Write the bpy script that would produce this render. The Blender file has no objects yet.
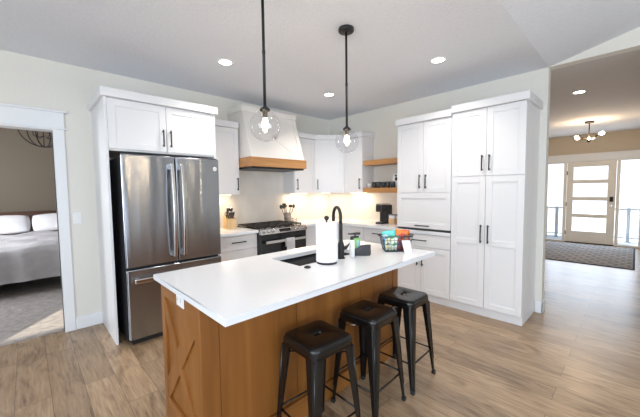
import bpy, bmesh, math, random
from mathutils import Vector, Matrix
S = bpy.context.scene
COL = S.collection
random.seed(7)
PI = math.pi

# ------------------------------------------------------------------ camera
cam_d = bpy.data.cameras.new('camera')
cam_d.sensor_fit = 'HORIZONTAL'; cam_d.sensor_width = 36.0
cam_d.lens = 304.16/640*36.0
cam_d.clip_start = 0.05
cam = bpy.data.objects.new('camera', cam_d); COL.objects.link(cam)
_F = Vector((0.69231941, 0.71912945, -0.05955403)).normalized()
_R = Vector((0.71985191, -0.6940213, -0.0121521)).normalized()
_U = _R.cross(_F).normalized()
cam.matrix_world = Matrix(((_R.x, _U.x, -_F.x, -4.127), (_R.y, _U.y, -_F.y, -4.005), (_R.z, _U.z, -_F.z, 1.418), (0, 0, 0, 1)))
S.camera = cam

# ------------------------------------------------------------------ world, sun, exposure
S.view_settings.view_transform = 'Standard'
S.view_settings.look = 'None'
S.view_settings.exposure = 0.10
S.view_settings.gamma = 1.0
S.view_settings.use_curve_mapping = False
W = bpy.data.worlds.new('overcast_sky'); S.world = W; W.use_nodes = True
wn = W.node_tree.nodes; wl = W.node_tree.links
bg = wn['Background']; bg.inputs['Color'].default_value = (0.86, 0.93, 1.0, 1); bg.inputs['Strength'].default_value = 1.7
try:
    S.cycles.max_bounces = 10; S.cycles.diffuse_bounces = 6; S.cycles.glossy_bounces = 5
    S.cycles.transparent_max_bounces = 12; S.cycles.sample_clamp_indirect = 8.0
except Exception:
    pass

def lamp(kind, name, loc, energy, color, **kw):
    d = bpy.data.lights.new(name, kind); d.energy = energy; d.color = color
    tgt = kw.pop('aim', None)
    for k, v in kw.items(): setattr(d, k, v)
    o = bpy.data.objects.new(name, d); COL.objects.link(o); o.location = loc
    if tgt is not None:
        o.rotation_euler = (Vector(tgt)-Vector(loc)).to_track_quat('-Z', 'Y').to_euler()
    return o
DAY = (0.74, 0.87, 1.0)
WARM = (1.0, 0.74, 0.46)
SOFT = (1.0, 0.94, 0.87)
sun = lamp('SUN', 'low_winter_sun', (0, 8, 4), 9.0, (1.0, 0.90, 0.74), angle=0.009, aim=(-0.58, 8-0.81, 4-0.37))
# area lamps added as daylight fill at unseen windows behind and beside the camera
WIN_FRONT = [(-6.7, -4.7), (-4.3, -2.3)]
for (xa, xb) in WIN_FRONT:
    lamp('AREA', 'window_daylight', ((xa+xb)/2, -7.9, 1.35), 42, DAY, shape='RECTANGLE', size=xb-xa-0.1, size_y=2.2, aim=((xa+xb)/2+1.0, 0, 0.9))
lamp('AREA', 'window_daylight', (-6.9, -4.6, 1.35), 118, DAY, shape='RECTANGLE', size=3.9, size_y=2.1, aim=(0, -4.2, 0.9))
lamp('AREA', 'bedroom_window_daylight', (-6.25, 2.4, 1.5), 120, (0.93, 0.95, 1.0), shape='RECTANGLE', size=1.5, size_y=1.3, aim=(0, 2.4, 1.0))  # added lamp that brightens bed and bedroom, its source out of view
lamp('AREA', 'door_daylight', (5.88, -3.2, 1.1), 34, (0.66, 0.82, 1.0), shape='RECTANGLE', size=1.7, size_y=2.0, aim=(0, -3.2, 1.0))

# ------------------------------------------------------------------ materials
def mat(name, color, rough=0.5, metal=0.0, **kw):
    m = bpy.data.materials.new(name); m.use_nodes = True
    b = m.node_tree.nodes['Principled BSDF']
    b.inputs['Base Color'].default_value = (*color, 1); b.inputs['Roughness'].default_value = rough
    b.inputs['Metallic'].default_value = metal
    for k, v in kw.items(): b.inputs[k].default_value = v
    return m
def N(m, t, **kw):
    n = m.node_tree.nodes.new(t)
    for k, v in kw.items():
        if k in n.inputs: n.inputs[k].default_value = v
        else: setattr(n, k, v)
    return n
def L(m, a, ao, b, bi): m.node_tree.links.new(a.outputs[ao], b.inputs[bi])
def speckle(m, scale, amt, bump=0.0, stretch=(1, 1, 1), dist=0.01):
    """a little procedural value variation and bump on a plain material"""
    b = m.node_tree.nodes['Principled BSDF']; col = tuple(b.inputs['Base Color'].default_value)
    tc = N(m, 'ShaderNodeTexCoord'); mp = N(m, 'ShaderNodeMapping'); mp.inputs['Scale'].default_value = stretch
    L(m, tc, 'Object', mp, 'Vector')
    nz = N(m, 'ShaderNodeTexNoise'); nz.inputs['Scale'].default_value = scale; nz.inputs['Detail'].default_value = 4
    L(m, mp, 'Vector', nz, 'Vector')
    cr = N(m, 'ShaderNodeValToRGB')
    cr.color_ramp.elements[0].position = 0.3; cr.color_ramp.elements[1].position = 0.7
    cr.color_ramp.elements[0].color = tuple(max(0, c*(1-amt)) for c in col[:3])+(1,)
    cr.color_ramp.elements[1].color = tuple(min(1, c*(1+amt)) for c in col[:3])+(1,)
    L(m, nz, 'Fac', cr, 'Fac'); L(m, cr, 'Color', b, 'Base Color')
    if bump:
        bp = N(m, 'ShaderNodeBump'); bp.inputs['Strength'].default_value = bump; bp.inputs['Distance'].default_value = dist
        L(m, nz, 'Fac', bp, 'Height'); L(m, bp, 'Normal', b, 'Normal')
    return m
def wood(name, dark, mid, light, axis='z', rough=0.42, scale=1.0):
    m = mat(name, mid, rough); b = m.node_tree.nodes['Principled BSDF']
    tc = N(m, 'ShaderNodeTexCoord'); mp = N(m, 'ShaderNodeMapping')
    s = {'z': (9, 9, 0.7), 'x': (0.7, 9, 9), 'y': (9, 0.7, 9)}[axis]
    mp.inputs['Scale'].default_value = tuple(v*scale for v in s)
    L(m, tc, 'Object', mp, 'Vector')
    n1 = N(m, 'ShaderNodeTexNoise'); n1.inputs['Scale'].default_value = 1.3; n1.inputs['Detail'].default_value = 6; n1.inputs['Distortion'].default_value = 0.5
    L(m, mp, 'Vector', n1, 'Vector')
    cr = N(m, 'ShaderNodeValToRGB'); e = cr.color_ramp.elements
    e[0].position = 0.28; e[0].color = (*dark, 1); e[1].position = 0.75; e[1].color = (*light, 1)
    x = e.new(0.5); x.color = (*mid, 1)
    L(m, n1, 'Fac', cr, 'Fac'); L(m, cr, 'Color', b, 'Base Color')
    return m
def emit(name, color, strength):
    m = mat(name, color, 0.5); b = m.node_tree.nodes['Principled BSDF']
    b.inputs['Emission Color'].default_value = (*color, 1); b.inputs['Emission Strength'].default_value = strength
    return m
def glass(name, tint=(1, 1, 1), rim=0.5):
    m = bpy.data.materials.new(name); m.use_nodes = True; nt = m.node_tree; nt.nodes.clear()
    o = nt.nodes.new('ShaderNodeOutputMaterial'); mx = nt.nodes.new('ShaderNodeMixShader')
    t = nt.nodes.new('ShaderNodeBsdfTransparent'); t.inputs['Color'].default_value = (*tint, 1)
    g = nt.nodes.new('ShaderNodeBsdfGlossy'); g.inputs['Roughness'].default_value = 0.02
    lw = nt.nodes.new('ShaderNodeLayerWeight'); lw.inputs['Blend'].default_value = 0.5
    pw = nt.nodes.new('ShaderNodeMath'); pw.operation = 'POWER'; pw.inputs[1].default_value = 3.0
    mr = nt.nodes.new('ShaderNodeMapRange'); mr.inputs['To Min'].default_value = 0.07; mr.inputs['To Max'].default_value = rim
    nt.links.new(lw.outputs['Facing'], pw.inputs[0]); nt.links.new(pw.outputs[0], mr.inputs['Value'])
    nt.links.new(mr.outputs['Result'], mx.inputs['Fac']); nt.links.new(t.outputs[0], mx.inputs[1]); nt.links.new(g.outputs[0], mx.inputs[2])
    nt.links.new(mx.outputs[0], o.inputs['Surface'])
    return m

M = {}
M['wall'] = speckle(mat('wall_paint', (0.75, 0.725, 0.665), 0.85), 60, 0.02, 0.08)
M['foyer'] = speckle(mat('foyer_paint', (0.60, 0.515, 0.41), 0.85), 60, 0.02, 0.06)
M['bedwall'] = speckle(mat('bedroom_paint', (0.17, 0.14, 0.103), 0.9), 60, 0.02, 0.06)
M['ceil'] = speckle(mat('ceiling_paint', (0.75, 0.775, 0.83), 0.9), 45, 0.03, 0.35)
M['trim'] = mat('trim_paint', (0.80, 0.81, 0.83), 0.45)
M['cab'] = mat('cabinet_lacquer', (0.77, 0.77, 0.785), 0.35)
M['gap'] = mat('shadow_gap', (0.05, 0.05, 0.05), 0.9)
M['hood'] = mat('hood_paint', (0.74, 0.71, 0.67), 0.5)
M['quartz'] = speckle(mat('white_quartz', (0.775, 0.795, 0.83), 0.12), 220, 0.03)
M['splash'] = speckle(mat('backsplash', (0.79, 0.75, 0.70), 0.25), 5, 0.04)
M['maple'] = wood('honey_maple', (0.185, 0.066, 0.011), (0.25, 0.092, 0.017), (0.315, 0.130, 0.028), 'z')
M['island_x'] = wood('honey_maple_rail', (0.185, 0.066, 0.011), (0.25, 0.092, 0.017), (0.315, 0.130, 0.028), 'x')
M['island_y'] = wood('honey_maple_end_rail', (0.185, 0.066, 0.011), (0.25, 0.092, 0.017), (0.315, 0.130, 0.028), 'y')
M['maple_x'] = wood('honey_maple_horizontal', (0.37, 0.17, 0.055), (0.45, 0.22, 0.08), (0.54, 0.285, 0.115), 'x')
M['maple_y'] = wood('honey_maple_shelf', (0.37, 0.17, 0.055), (0.46, 0.225, 0.08), (0.56, 0.295, 0.115), 'y')
M['black'] = mat('matte_black', (0.008, 0.008, 0.009), 0.42, 0.0)
M['stoolm'] = mat('stool_black_enamel', (0.005, 0.005, 0.0055), 0.24, 0.0)
M['plastic'] = mat('black_plastic', (0.02, 0.02, 0.022), 0.35)
M['iron'] = mat('cast_iron', (0.02, 0.019, 0.018), 0.65)
M['blackglass'] = mat('black_oven_glass', (0.008, 0.008, 0.009), 0.06)
M['sink'] = mat('black_granite_sink', (0.006, 0.008, 0.013), 0.6)
M['fridge_side'] = mat('fridge_side_black', (0.03, 0.03, 0.033), 0.45)
M['steel2'] = mat('brushed_steel_bright', (0.62, 0.61, 0.60), 0.25, 1.0)
M['chrome'] = mat('polished_steel', (0.75, 0.75, 0.76), 0.12, 1.0)
M['paper'] = speckle(mat('paper_towel', (0.86, 0.86, 0.88), 0.9), 120, 0.02, 0.1)
M['white'] = mat('white_plastic', (0.82, 0.82, 0.82), 0.4)
M['lightwood'] = wood('pale_beech', (0.55, 0.36, 0.17), (0.64, 0.44, 0.22), (0.70, 0.50, 0.28), 'z', 0.45)
M['ceramic'] = mat('dark_glaze', (0.035, 0.04, 0.045), 0.2)
M['bulb'] = emit('bulb_glow', (1.0, 0.80, 0.52), 22)
M['led'] = emit('downlight_glow', (1.0, 0.95, 0.86), 14)
M['strip'] = emit('under_cabinet_led', (1.0, 0.80, 0.5), 4)
M['bulb2'] = emit('foyer_bulb_glow', (1.0, 0.88, 0.70), 16)
M['globe'] = glass('clear_globe_glass', (0.97, 0.97, 0.98), 0.42)
M['pane'] = glass('window_glass', (0.97, 0.98, 1.0), 0.25)
M['linen'] = speckle(mat('white_linen', (0.84, 0.82, 0.82), 0.9), 9, 0.05, 0.5, dist=0.03)
M['pillow'] = speckle(mat('pillow_cotton', (0.78, 0.77, 0.77), 0.9), 12, 0.03, 0.4, dist=0.02)
M['darkwood'] = wood('dark_cherry', (0.05, 0.02, 0.012), (0.08, 0.035, 0.02), (0.12, 0.05, 0.03), 'x')
M['bronze'] = mat('dark_bronze', (0.035, 0.025, 0.02), 0.4, 0.8)
M['railing'] = mat('porch_railing_paint', (0.48, 0.56, 0.63), 0.5)
M['concrete'] = speckle(mat('porch_concrete', (0.55, 0.62, 0.72), 0.9), 20, 0.05)
M['snow'] = mat('snow_ground', (0.85, 0.88, 0.92), 0.9)
M['door'] = mat('front_door_paint', (0.80, 0.76, 0.70), 0.5)
M['carpet'] = speckle(mat('bedroom_carpet', (0.33, 0.30, 0.275), 0.98), 14, 0.18, 0.9, dist=0.02)

# brushed stainless with faint waves in the sheet
m = mat('brushed_stainless', (0.36, 0.385, 0.43), 0.25, 1.0, **{'Anisotropic': 0.92, 'Anisotropic Rotation': 0.25}); b = m.node_tree.nodes['Principled BSDF']
tc = N(m, 'ShaderNodeTexCoord')
mp = N(m, 'ShaderNodeMapping'); mp.inputs['Scale'].default_value = (7.0, 2.0, 1.0); L(m, tc, 'Object', mp, 'Vector')
tg = N(m, 'ShaderNodeTangent', direction_type='RADIAL', axis='Z'); L(m, tg, 'Tangent', b, 'Tangent')
nz = N(m, 'ShaderNodeTexNoise'); nz.inputs['Scale'].default_value = 1.0; nz.inputs['Detail'].default_value = 1; L(m, mp, 'Vector', nz, 'Vector')
bp = N(m, 'ShaderNodeBump'); bp.inputs['Strength'].default_value = 0.35; bp.inputs['Distance'].default_value = 0.03
L(m, nz, 'Fac', bp, 'Height')
mp2 = N(m, 'ShaderNodeMapping'); mp2.inputs['Scale'].default_value = (3, 3, 500); L(m, tc, 'Object', mp2, 'Vector')
nz2 = N(m, 'ShaderNodeTexNoise'); nz2.inputs['Scale'].default_value = 1.0; L(m, mp2, 'Vector', nz2, 'Vector')
bp2 = N(m, 'ShaderNodeBump'); bp2.inputs['Strength'].default_value = 0.06; bp2.inputs['Distance'].default_value = 0.002
L(m, nz2, 'Fac', bp2, 'Height'); L(m, bp, 'Normal', bp2, 'Normal'); L(m, bp2, 'Normal', b, 'Normal')
M['steel'] = m

# plank floor: boards run along y
m = mat('oak_plank_floor', (0.4, 0.27, 0.17), 0.3); b = m.node_tree.nodes['Principled BSDF']
tc = N(m, 'ShaderNodeTexCoord'); sp = N(m, 'ShaderNodeSeparateXYZ'); cb = N(m, 'ShaderNodeCombineXYZ')
L(m, tc, 'Object', sp, 'Vector'); L(m, sp, 'Y', cb, 'X'); L(m, sp, 'X', cb, 'Y')
br = N(m, 'ShaderNodeTexBrick'); br.offset = 0.37; br.offset_frequency = 2
for k, v in {'Scale': 1.0, 'Mortar Size': 0.0016, 'Mortar Smooth': 0.3, 'Bias': 0.0, 'Brick Width': 1.22, 'Row Height': 0.185}.items(): br.inputs[k].default_value = v
br.inputs['Color1'].default_value = (0, 0, 0, 1); br.inputs['Color2'].default_value = (1, 1, 1, 1); br.inputs['Mortar'].default_value = (0.5, 0.5, 0.5, 1)
L(m, cb, 'Vector', br, 'Vector')
# every board shifts its own grain
vm = N(m, 'ShaderNodeVectorMath', operation='MULTIPLY_ADD'); L(m, br, 'Color', vm, 0)
vm.inputs[1].default_value = (7, 7, 7); L(m, cb, 'Vector', vm, 2)
mp = N(m, 'ShaderNodeMapping'); mp.inputs['Scale'].default_value = (1.6, 15.0, 1.0); L(m, vm, 'Vector', mp, 'Vector')
g1 = N(m, 'ShaderNodeTexNoise'); g1.inputs['Scale'].default_value = 2.0; g1.inputs['Detail'].default_value = 8; g1.inputs['Roughness'].default_value = 0.65; g1.inputs['Distortion'].default_value = 0.8
L(m, mp, 'Vector', g1, 'Vector')
mpk = N(m, 'ShaderNodeMapping'); mpk.inputs['Scale'].default_value = (1.6, 5.0, 1.0); L(m, vm, 'Vector', mpk, 'Vector')
g2 = N(m, 'ShaderNodeTexNoise'); g2.inputs['Scale'].default_value = 1.1; g2.inputs['Detail'].default_value = 3; g2.inputs['Distortion'].default_value = 1.6
L(m, mpk, 'Vector', g2, 'Vector')
cr = N(m, 'ShaderNodeValToRGB'); e = cr.color_ramp.elements
e[0].position = 0.27; e[0].color = (0.12, 0.068, 0.036, 1); e[1].position = 0.72; e[1].color = (0.50, 0.36, 0.225, 1)
x = e.new(0.48); x.color = (0.335, 0.225, 0.135, 1)
L(m, g1, 'Fac', cr, 'Fac')
kn = N(m, 'ShaderNodeValToRGB'); e = kn.color_ramp.elements
e[0].position = 0.30; e[0].color = (0.42, 0.36, 0.32, 1); e[1].position = 0.45; e[1].color = (1, 1, 1, 1)
L(m, g2, 'Fac', kn, 'Fac')
mpf = N(m, 'ShaderNodeMapping'); mpf.inputs['Scale'].default_value = (3.0, 42.0, 1.0); L(m, vm, 'Vector', mpf, 'Vector')
g3 = N(m, 'ShaderNodeTexNoise'); g3.inputs['Scale'].default_value = 2.0; g3.inputs['Detail'].default_value = 5; g3.inputs['Distortion'].default_value = 0.6
L(m, mpf, 'Vector', g3, 'Vector')
fm = N(m, 'ShaderNodeMath', operation='MULTIPLY_ADD'); fm.inputs[1].default_value = 0.45; L(m, g3, 'Fac', fm, 0)
fm2 = N(m, 'ShaderNodeMath', operation='MULTIPLY'); fm2.inputs[1].default_value = 0.55; L(m, g1, 'Fac', fm2, 0); m.node_tree.links.new(fm2.outputs[0], fm.inputs[2])
m.node_tree.links.new(fm.outputs[0], cr.inputs['Fac'])
mx = N(m, 'ShaderNodeMix', data_type='RGBA', blend_type='MULTIPLY'); mx.inputs[0].default_value = 0.7
m.node_tree.links.new(cr.outputs['Color'], mx.inputs[6]); m.node_tree.links.new(kn.outputs['Color'], mx.inputs[7])
hs = N(m, 'ShaderNodeHueSaturation'); mr = N(m, 'ShaderNodeMapRange'); mr.inputs['To Min'].default_value = 0.84; mr.inputs['To Max'].default_value = 1.17
L(m, br, 'Color', mr, 'Value'); L(m, mr, 'Result', hs, 'Value'); m.node_tree.links.new(mx.outputs[2], hs.inputs['Color'])
mo = N(m, 'ShaderNodeMix', data_type='RGBA'); m.node_tree.links.new(br.outputs['Fac'], mo.inputs[0])
m.node_tree.links.new(hs.outputs['Color'], mo.inputs[6]); mo.inputs[7].default_value = (0.10, 0.065, 0.04, 1)
m.node_tree.links.new(mo.outputs[2], b.inputs['Base Color'])
bp = N(m, 'ShaderNodeBump'); bp.inputs['Strength'].default_value = 0.15; bp.inputs['Distance'].default_value = 0.004
L(m, g1, 'Fac', bp, 'Height'); L(m, bp, 'Normal', b, 'Normal')
M['floor'] = m

# woven rug
m = mat('woven_rug', (0.2, 0.18, 0.16), 0.95); b = m.node_tree.nodes['Principled BSDF']
tc = N(m, 'ShaderNodeTexCoord')
bk = N(m, 'ShaderNodeTexBrick'); sp = N(m, 'ShaderNodeSeparateXYZ'); cb = N(m, 'ShaderNodeCombineXYZ'); L(m, tc, 'Object', sp, 'Vector'); L(m, sp, 'Y', cb, 'X'); L(m, sp, 'X', cb, 'Y'); L(m, cb, 'Vector', bk, 'Vector')
for k, v in {'Scale': 1.0, 'Mortar Size': 0.028, 'Brick Width': 0.17, 'Row Height': 0.17}.items(): bk.inputs[k].default_value = v
bk.inputs['Color1'].default_value = (0.27, 0.25, 0.235, 1); bk.inputs['Color2'].default_value = (0.34, 0.305, 0.28, 1); bk.inputs['Mortar'].default_value = (0.17, 0.17, 0.185, 1)
nz = N(m, 'ShaderNodeTexNoise'); nz.inputs['Scale'].default_value = 60; L(m, tc, 'Object', nz, 'Vector')
mx = N(m, 'ShaderNodeMix', data_type='RGBA', blend_type='OVERLAY'); mx.inputs[0].default_value = 0.5
m.node_tree.links.new(bk.outputs['Color'], mx.inputs[6]); m.node_tree.links.new(nz.outputs['Fac'], mx.inputs[7])
m.node_tree.links.new(mx.outputs[2], b.inputs['Base Color'])
M['rug'] = m
M['rugedge'] = mat('rug_binding', (0.03, 0.035, 0.05), 0.95)

# ------------------------------------------------------------------ mesh helpers
def wloc(o):
    v = Vector((0, 0, 0))
    while o is not None: v += Vector(o.location); o = o.parent
    return v
def NB(): return bmesh.new()
def box(bm, a, c, bev=0.0, seg=1):
    """axis aligned box from corner a to corner c"""
    x0, x1 = sorted((a[0], c[0])); y0, y1 = sorted((a[1], c[1])); z0, z1 = sorted((a[2], c[2]))
    r = bmesh.ops.create_cube(bm, size=1.0)
    vs = r['verts']
    for v in vs:
        v.co = Vector(((x0+x1)/2+v.co.x*(x1-x0), (y0+y1)/2+v.co.y*(y1-y0), (z0+z1)/2+v.co.z*(z1-z0)))
    if bev > 0:
        es = list({e for v in vs for e in v.link_edges})
        bmesh.ops.bevel(bm, geom=es, offset=min(bev, 0.45*min(x1-x0, y1-y0, z1-z0)), segments=seg, affect='EDGES', profile=0.5)
    return bm
def hexa(bm, bot, top):
    """solid between two polygons of the same vertex count"""
    n = len(bot); a = [bm.verts.new(p) for p in bot]; c = [bm.verts.new(p) for p in top]
    bm.faces.new(a[::-1]); bm.faces.new(c)
    for i in range(n): bm.faces.new((a[i], a[(i+1) % n], c[(i+1) % n], c[i]))
    return bm
def rings(bm, rs, cap0=True, cap1=True, smooth=True):
    """loft through closed rings of equal length"""
    V = [[bm.verts.new(p) for p in r] for r in rs]; n = len(rs[0])
    for j in range(len(V)-1):
        for i in range(n):
            f = bm.faces.new((V[j][i], V[j][(i+1) % n], V[j+1][(i+1) % n], V[j+1][i])); f.smooth = smooth
    if cap0: bm.faces.new(V[0][::-1])
    if cap1: bm.faces.new(V[-1])
    return bm
def lathe(bm, prof, c=(0, 0, 0), n=28, cap0=True, cap1=True):
    rs = [[(c[0]+r*math.cos(2*PI*i/n), c[1]+r*math.sin(2*PI*i/n), c[2]+z) for i in range(n)] for r, z in prof]
    return rings(bm, rs, cap0, cap1)
def tube(bm, pts, r, n=10, caps=True):
    pts = [Vector(p) for p in pts]; rs = []
    if not hasattr(r, '__len__'): r = [r]*len(pts)
    up = None
    for i, p in enumerate(pts):
        t = (pts[min(i+1, len(pts)-1)]-pts[max(i-1, 0)]).normalized()
        if up is None:
            up = Vector((0, 0, 1)) if abs(t.z) < 0.9 else Vector((1, 0, 0))
        a = t.cross(up).normalized(); up = a.cross(t).normalized()
        rs.append([p+r[i]*(math.cos(2*PI*k/n)*a+math.sin(2*PI*k/n)*up) for k in range(n)])
    return rings(bm, rs, caps, caps)
def ball(bm, c, r, sx=1, sy=1, sz=1, n=16):
    prof = [(max(1e-4, r*math.sin(PI*i/n)), -r*math.cos(PI*i/n)) for i in range(n+1)]
    rs = [[(c[0]+sx*p*math.cos(2*PI*k/20), c[1]+sy*p*math.sin(2*PI*k/20), c[2]+sz*z) for k in range(20)] for p, z in prof]
    return rings(bm, rs)
def rrect(hx, hy, r, z, n=6, c=(0, 0)):
    pts = []
    for q, (sx, sy) in enumerate(((1, 1), (-1, 1), (-1, -1), (1, -1))):
        for k in range(n+1):
            a = q*PI/2+k*PI/2/n
            pts.append((c[0]+sx*(hx-r)+r*math.cos(a), c[1]+sy*(hy-r)+r*math.sin(a), z))
    return pts
def obj(name, bm, m, parent=None, label=None, kind=None, origin=None):
    bmesh.ops.recalc_face_normals(bm, faces=bm.faces[:])
    me = bpy.data.meshes.new(name)
    if parent is None:
        if origin is None:
            xs = [v.co.x for v in bm.verts]; ys = [v.co.y for v in bm.verts]; zs = [v.co.z for v in bm.verts]
            origin = ((min(xs)+max(xs))/2, (min(ys)+max(ys))/2, min(zs))
        off = Vector(origin)
    else: off = wloc(parent)
    for v in bm.verts: v.co -= off
    bm.to_mesh(me); bm.free()
    for mm in (m if isinstance(m, (list, tuple)) else [m]): me.materials.append(M[mm] if isinstance(mm, str) else mm)
    o = bpy.data.objects.new(name, me); COL.objects.link(o)
    if parent is None: o.location = off
    else: o.parent = parent
    if label: o['label'] = label
    if kind: o['kind'] = kind
    return o
def tag(o, label, cat, group=None):
    o['label'] = label; o['category'] = cat
    if group: o['group'] = group
    return o
def thing(name, label, cat, loc, group=None):
    o = bpy.data.objects.new(name, None); COL.objects.link(o); o.location = loc; o.empty_display_size = 0.1
    return tag(o, label, cat, group)
def struct(name, bm, m, parent=None, origin=(0, 0, 0)):
    return obj(name, bm, m, parent, kind='structure', origin=origin)
def copy_tree(o, parent=None):
    c = o.copy(); COL.objects.link(c)
    if parent is not None: c.parent = parent
    for ch in list(o.children): copy_tree(ch, c)
    return c
class Face:
    """local frame of a cabinet front: u along, v up, n out towards the room"""
    def __init__(s, o, u, n): s.o = Vector(o); s.u = Vector(u); s.n = Vector(n)
    def p(s, u, v, n): return s.o+s.u*u+Vector((0, 0, v))+s.n*n
    def box(s, bm, a, c, bev=0.0, seg=1):
        t = NB(); box(t, a, c, bev, seg)
        for v in t.verts: v.co = s.p(v.co.x, v.co.z, v.co.y)
        me = bpy.data.meshes.new('tmp'); t.to_mesh(me); t.free(); bm.from_mesh(me); bpy.data.meshes.remove(me)
        return bm
# (u, n, v) ordering inside Face.box: x=u, y=n, z=v
BK = lambda y: Face((0, y, 0), (1, 0, 0), (0, -1, 0))
RT = lambda x: Face((x, 0, 0), (0, 1, 0), (-1, 0, 0))
def shaker(f, u0, u1, v0, v1, t=0.02, rail=0.062, rec=0.008):
    bm = NB(); g = 0.002
    u0, u1 = min(u0, u1)+g, max(u0, u1)-g; v0 += g; v1 -= g
    f.box(bm, (u0, 0.001, v0), (u0+rail, t, v1), 0.0015); f.box(bm, (u1-rail, 0.001, v0), (u1, t, v1), 0.0015)
    f.box(bm, (u0+rail, 0.001, v0), (u1-rail, t, v0+rail), 0.0015); f.box(bm, (u0+rail, 0.001, v1-rail), (u1-rail, t, v1), 0.0015)
    f.box(bm, (u0+rail-0.002, 0.001, v0+rail-0.002), (u1-rail+0.002, t-rec, v1-rail+0.002))
    return bm
def slab(f, u0, u1, v0, v1, t=0.02):
    bm = NB(); f.box(bm, (min(u0, u1)+.002, 0.001, v0+.002), (max(u0, u1)-.002, t, v1-.002), 0.002); return bm
def bar_handle(f, u, v, length, vertical=True, out=0.02, parent=None):
    bm = NB(); h = length/2; w = 0.006
    if vertical:
        f.box(bm, (u-w, out+.024, v-h), (u+w, out+.034, v+h), 0.002)
        for s in (-1, 1): f.box(bm, (u-w*.8, out-.001, v+s*(h-.016)-.006), (u+w*.8, out+.026, v+s*(h-.016)+.006))
    else:
        f.box(bm, (u-h, out+.024, v-w), (u+h, out+.034, v+w), 0.002)
        for s in (-1, 1): f.box(bm, (u+s*(h-.016)-.006, out-.001, v-w*.8), (u+s*(h-.016)+.006, out+.026, v+w*.8))
    return obj('handle', bm, 'black', parent, label='black bar handle')

# ================================================================== SETTING
H = 2.714; YW = -3.306; T = 0.12; YB = 4.6
bm = NB(); box(bm, (-7.1, -8.1, -0.1), (6.0, 0.06, 0)); struct('floor', bm, 'floor')
bm = NB(); box(bm, (-6.5, 0.06, -0.1), (1.0, YB, 0.004)); struct('floor_bedroom', bm, 'carpet')
bm = NB(); box(bm, (-7.1, YW, H), (0.0, T, H+0.1)); box(bm, (-6.5, T, H), (1.0, YB+.1, H+.1)); struct('ceiling', bm, 'ceil')
bm = NB(); zr = H+(6.3+YW)*0.248
hexa(bm, [(-7.1, YW, H), (0.0, YW, H), (0.0, -6.3, zr), (-7.1, -6.3, zr)], [(-7.1, YW, H+.1), (0.0, YW, H+.1), (0.0, -6.3, zr+.1), (-7.1, -6.3, zr+.1)])
hexa(bm, [(-7.1, -6.3, zr), (0.0, -6.3, zr), (0.0, -8.1, zr-.45), (-7.1, -8.1, zr-.45)], [(-7.1, -6.3, zr+.1), (0.0, -6.3, zr+.1), (0.0, -8.1, zr-.35), (-7.1, -8.1, zr-.35)])
struct('ceiling_vaulted', bm, 'ceil')
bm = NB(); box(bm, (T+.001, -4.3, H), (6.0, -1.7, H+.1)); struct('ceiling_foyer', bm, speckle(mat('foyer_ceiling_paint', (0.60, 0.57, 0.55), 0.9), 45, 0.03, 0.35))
# back wall with the bedroom doorway
OX0, OX1, OZ = -4.80, -3.913, 2.05
bm = NB(); box(bm, (OX1, 0, 0), (0.0, T/2, H)); box(bm, (-7.1, 0, 0), (OX0, T/2, H)); box(bm, (OX0, 0, OZ), (OX1, T/2, H)); struct('wall_back', bm, 'wall')
bm = NB(); box(bm, (OX1, T/2, 0), (1.0, T, H)); box(bm, (-6.5, T/2, 0), (OX0, T, H)); box(bm, (OX0, T/2, OZ), (OX1, T, H)); struct('wall_bedroom_front', bm, 'bedwall')
bm = NB(); box(bm, (0, YW, 0), (T, 0.06, H)); struct('wall_right', bm, 'wall')
bm = NB(); hexa(bm, [(0, YW, H), (0, -6.3, H), (0, -6.3, zr+.05), (0, YW, H+.02)], [(T, YW, H), (T, -6.3, H), (T, -6.3, zr+.05), (T, YW, H+.02)])
box(bm, (0, -8.1, 0), (T, -4.15, H)); hexa(bm, [(0, -6.3, H), (0, -8.1, H), (0, -8.1, zr-.4), (0, -6.3, zr+.05)], [(T, -6.3, H), (T, -8.1, H), (T, -8.1, zr-.4), (T, -6.3, zr+.05)])
struct('wall_right_header', bm, 'wall')
# left wall of the living area with one window opening
def wall_open_x(bm, x0, x1, ya, yb, zt, ops):
    """wall in the plane x, running y=ya..yb, openings (y0,y1,z0,z1)"""
    ys = ya
    for (p, q, z0, z1) in ops:
        box(bm, (x0, ys, 0), (x1, p, zt)); box(bm, (x0, p, 0), (x1, q, z0)); box(bm, (x0, p, z1), (x1, q, zt)); ys = q
    box(bm, (x0, ys, 0), (x1, yb, zt))
def wall_open_y(bm, y0, y1, xa, xb, zt, ops):
    xs = xa
    for (p, q, z0, z1) in ops:
        box(bm, (xs, y0, 0), (p, y1, zt)); box(bm, (p, y0, 0), (q, y1, z0)); box(bm, (p, y0, z1), (q, y1, zt)); xs = q
    box(bm, (xs, y0, 0), (xb, y1, zt))
bm = NB(); wall_open_x(bm, -7.1, -6.98, -8.1, 0, 3.6, [(-6.6, -2.6, 0.25, 2.45)]); struct('wall_left', bm, 'wall')
bm = NB(); wall_open_y(bm, -8.1, -7.98, -7.1, 0.12, 3.6, [(a, b_, 0.25, 2.45) for a, b_ in WIN_FRONT]); struct('wall_front', bm, 'wall')
n = 1
for a, b_ in WIN_FRONT:
    bm = NB()
    box(bm, (a-.08, -7.99, .17), (b_+.08, -7.95, .25), .004); box(bm, (a-.08, -7.99, 2.45), (b_+.08, -7.95, 2.55), .004)
    for x in (a-.08, b_): box(bm, (x, -7.99, .17), (x+.08, -7.95, 2.55), .004)
    box(bm, ((a+b_)/2-.03, -8.06, .25), ((a+b_)/2+.03, -8.02, 2.45)); struct('window_%d' % n, bm, 'trim'); n += 1
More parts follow.
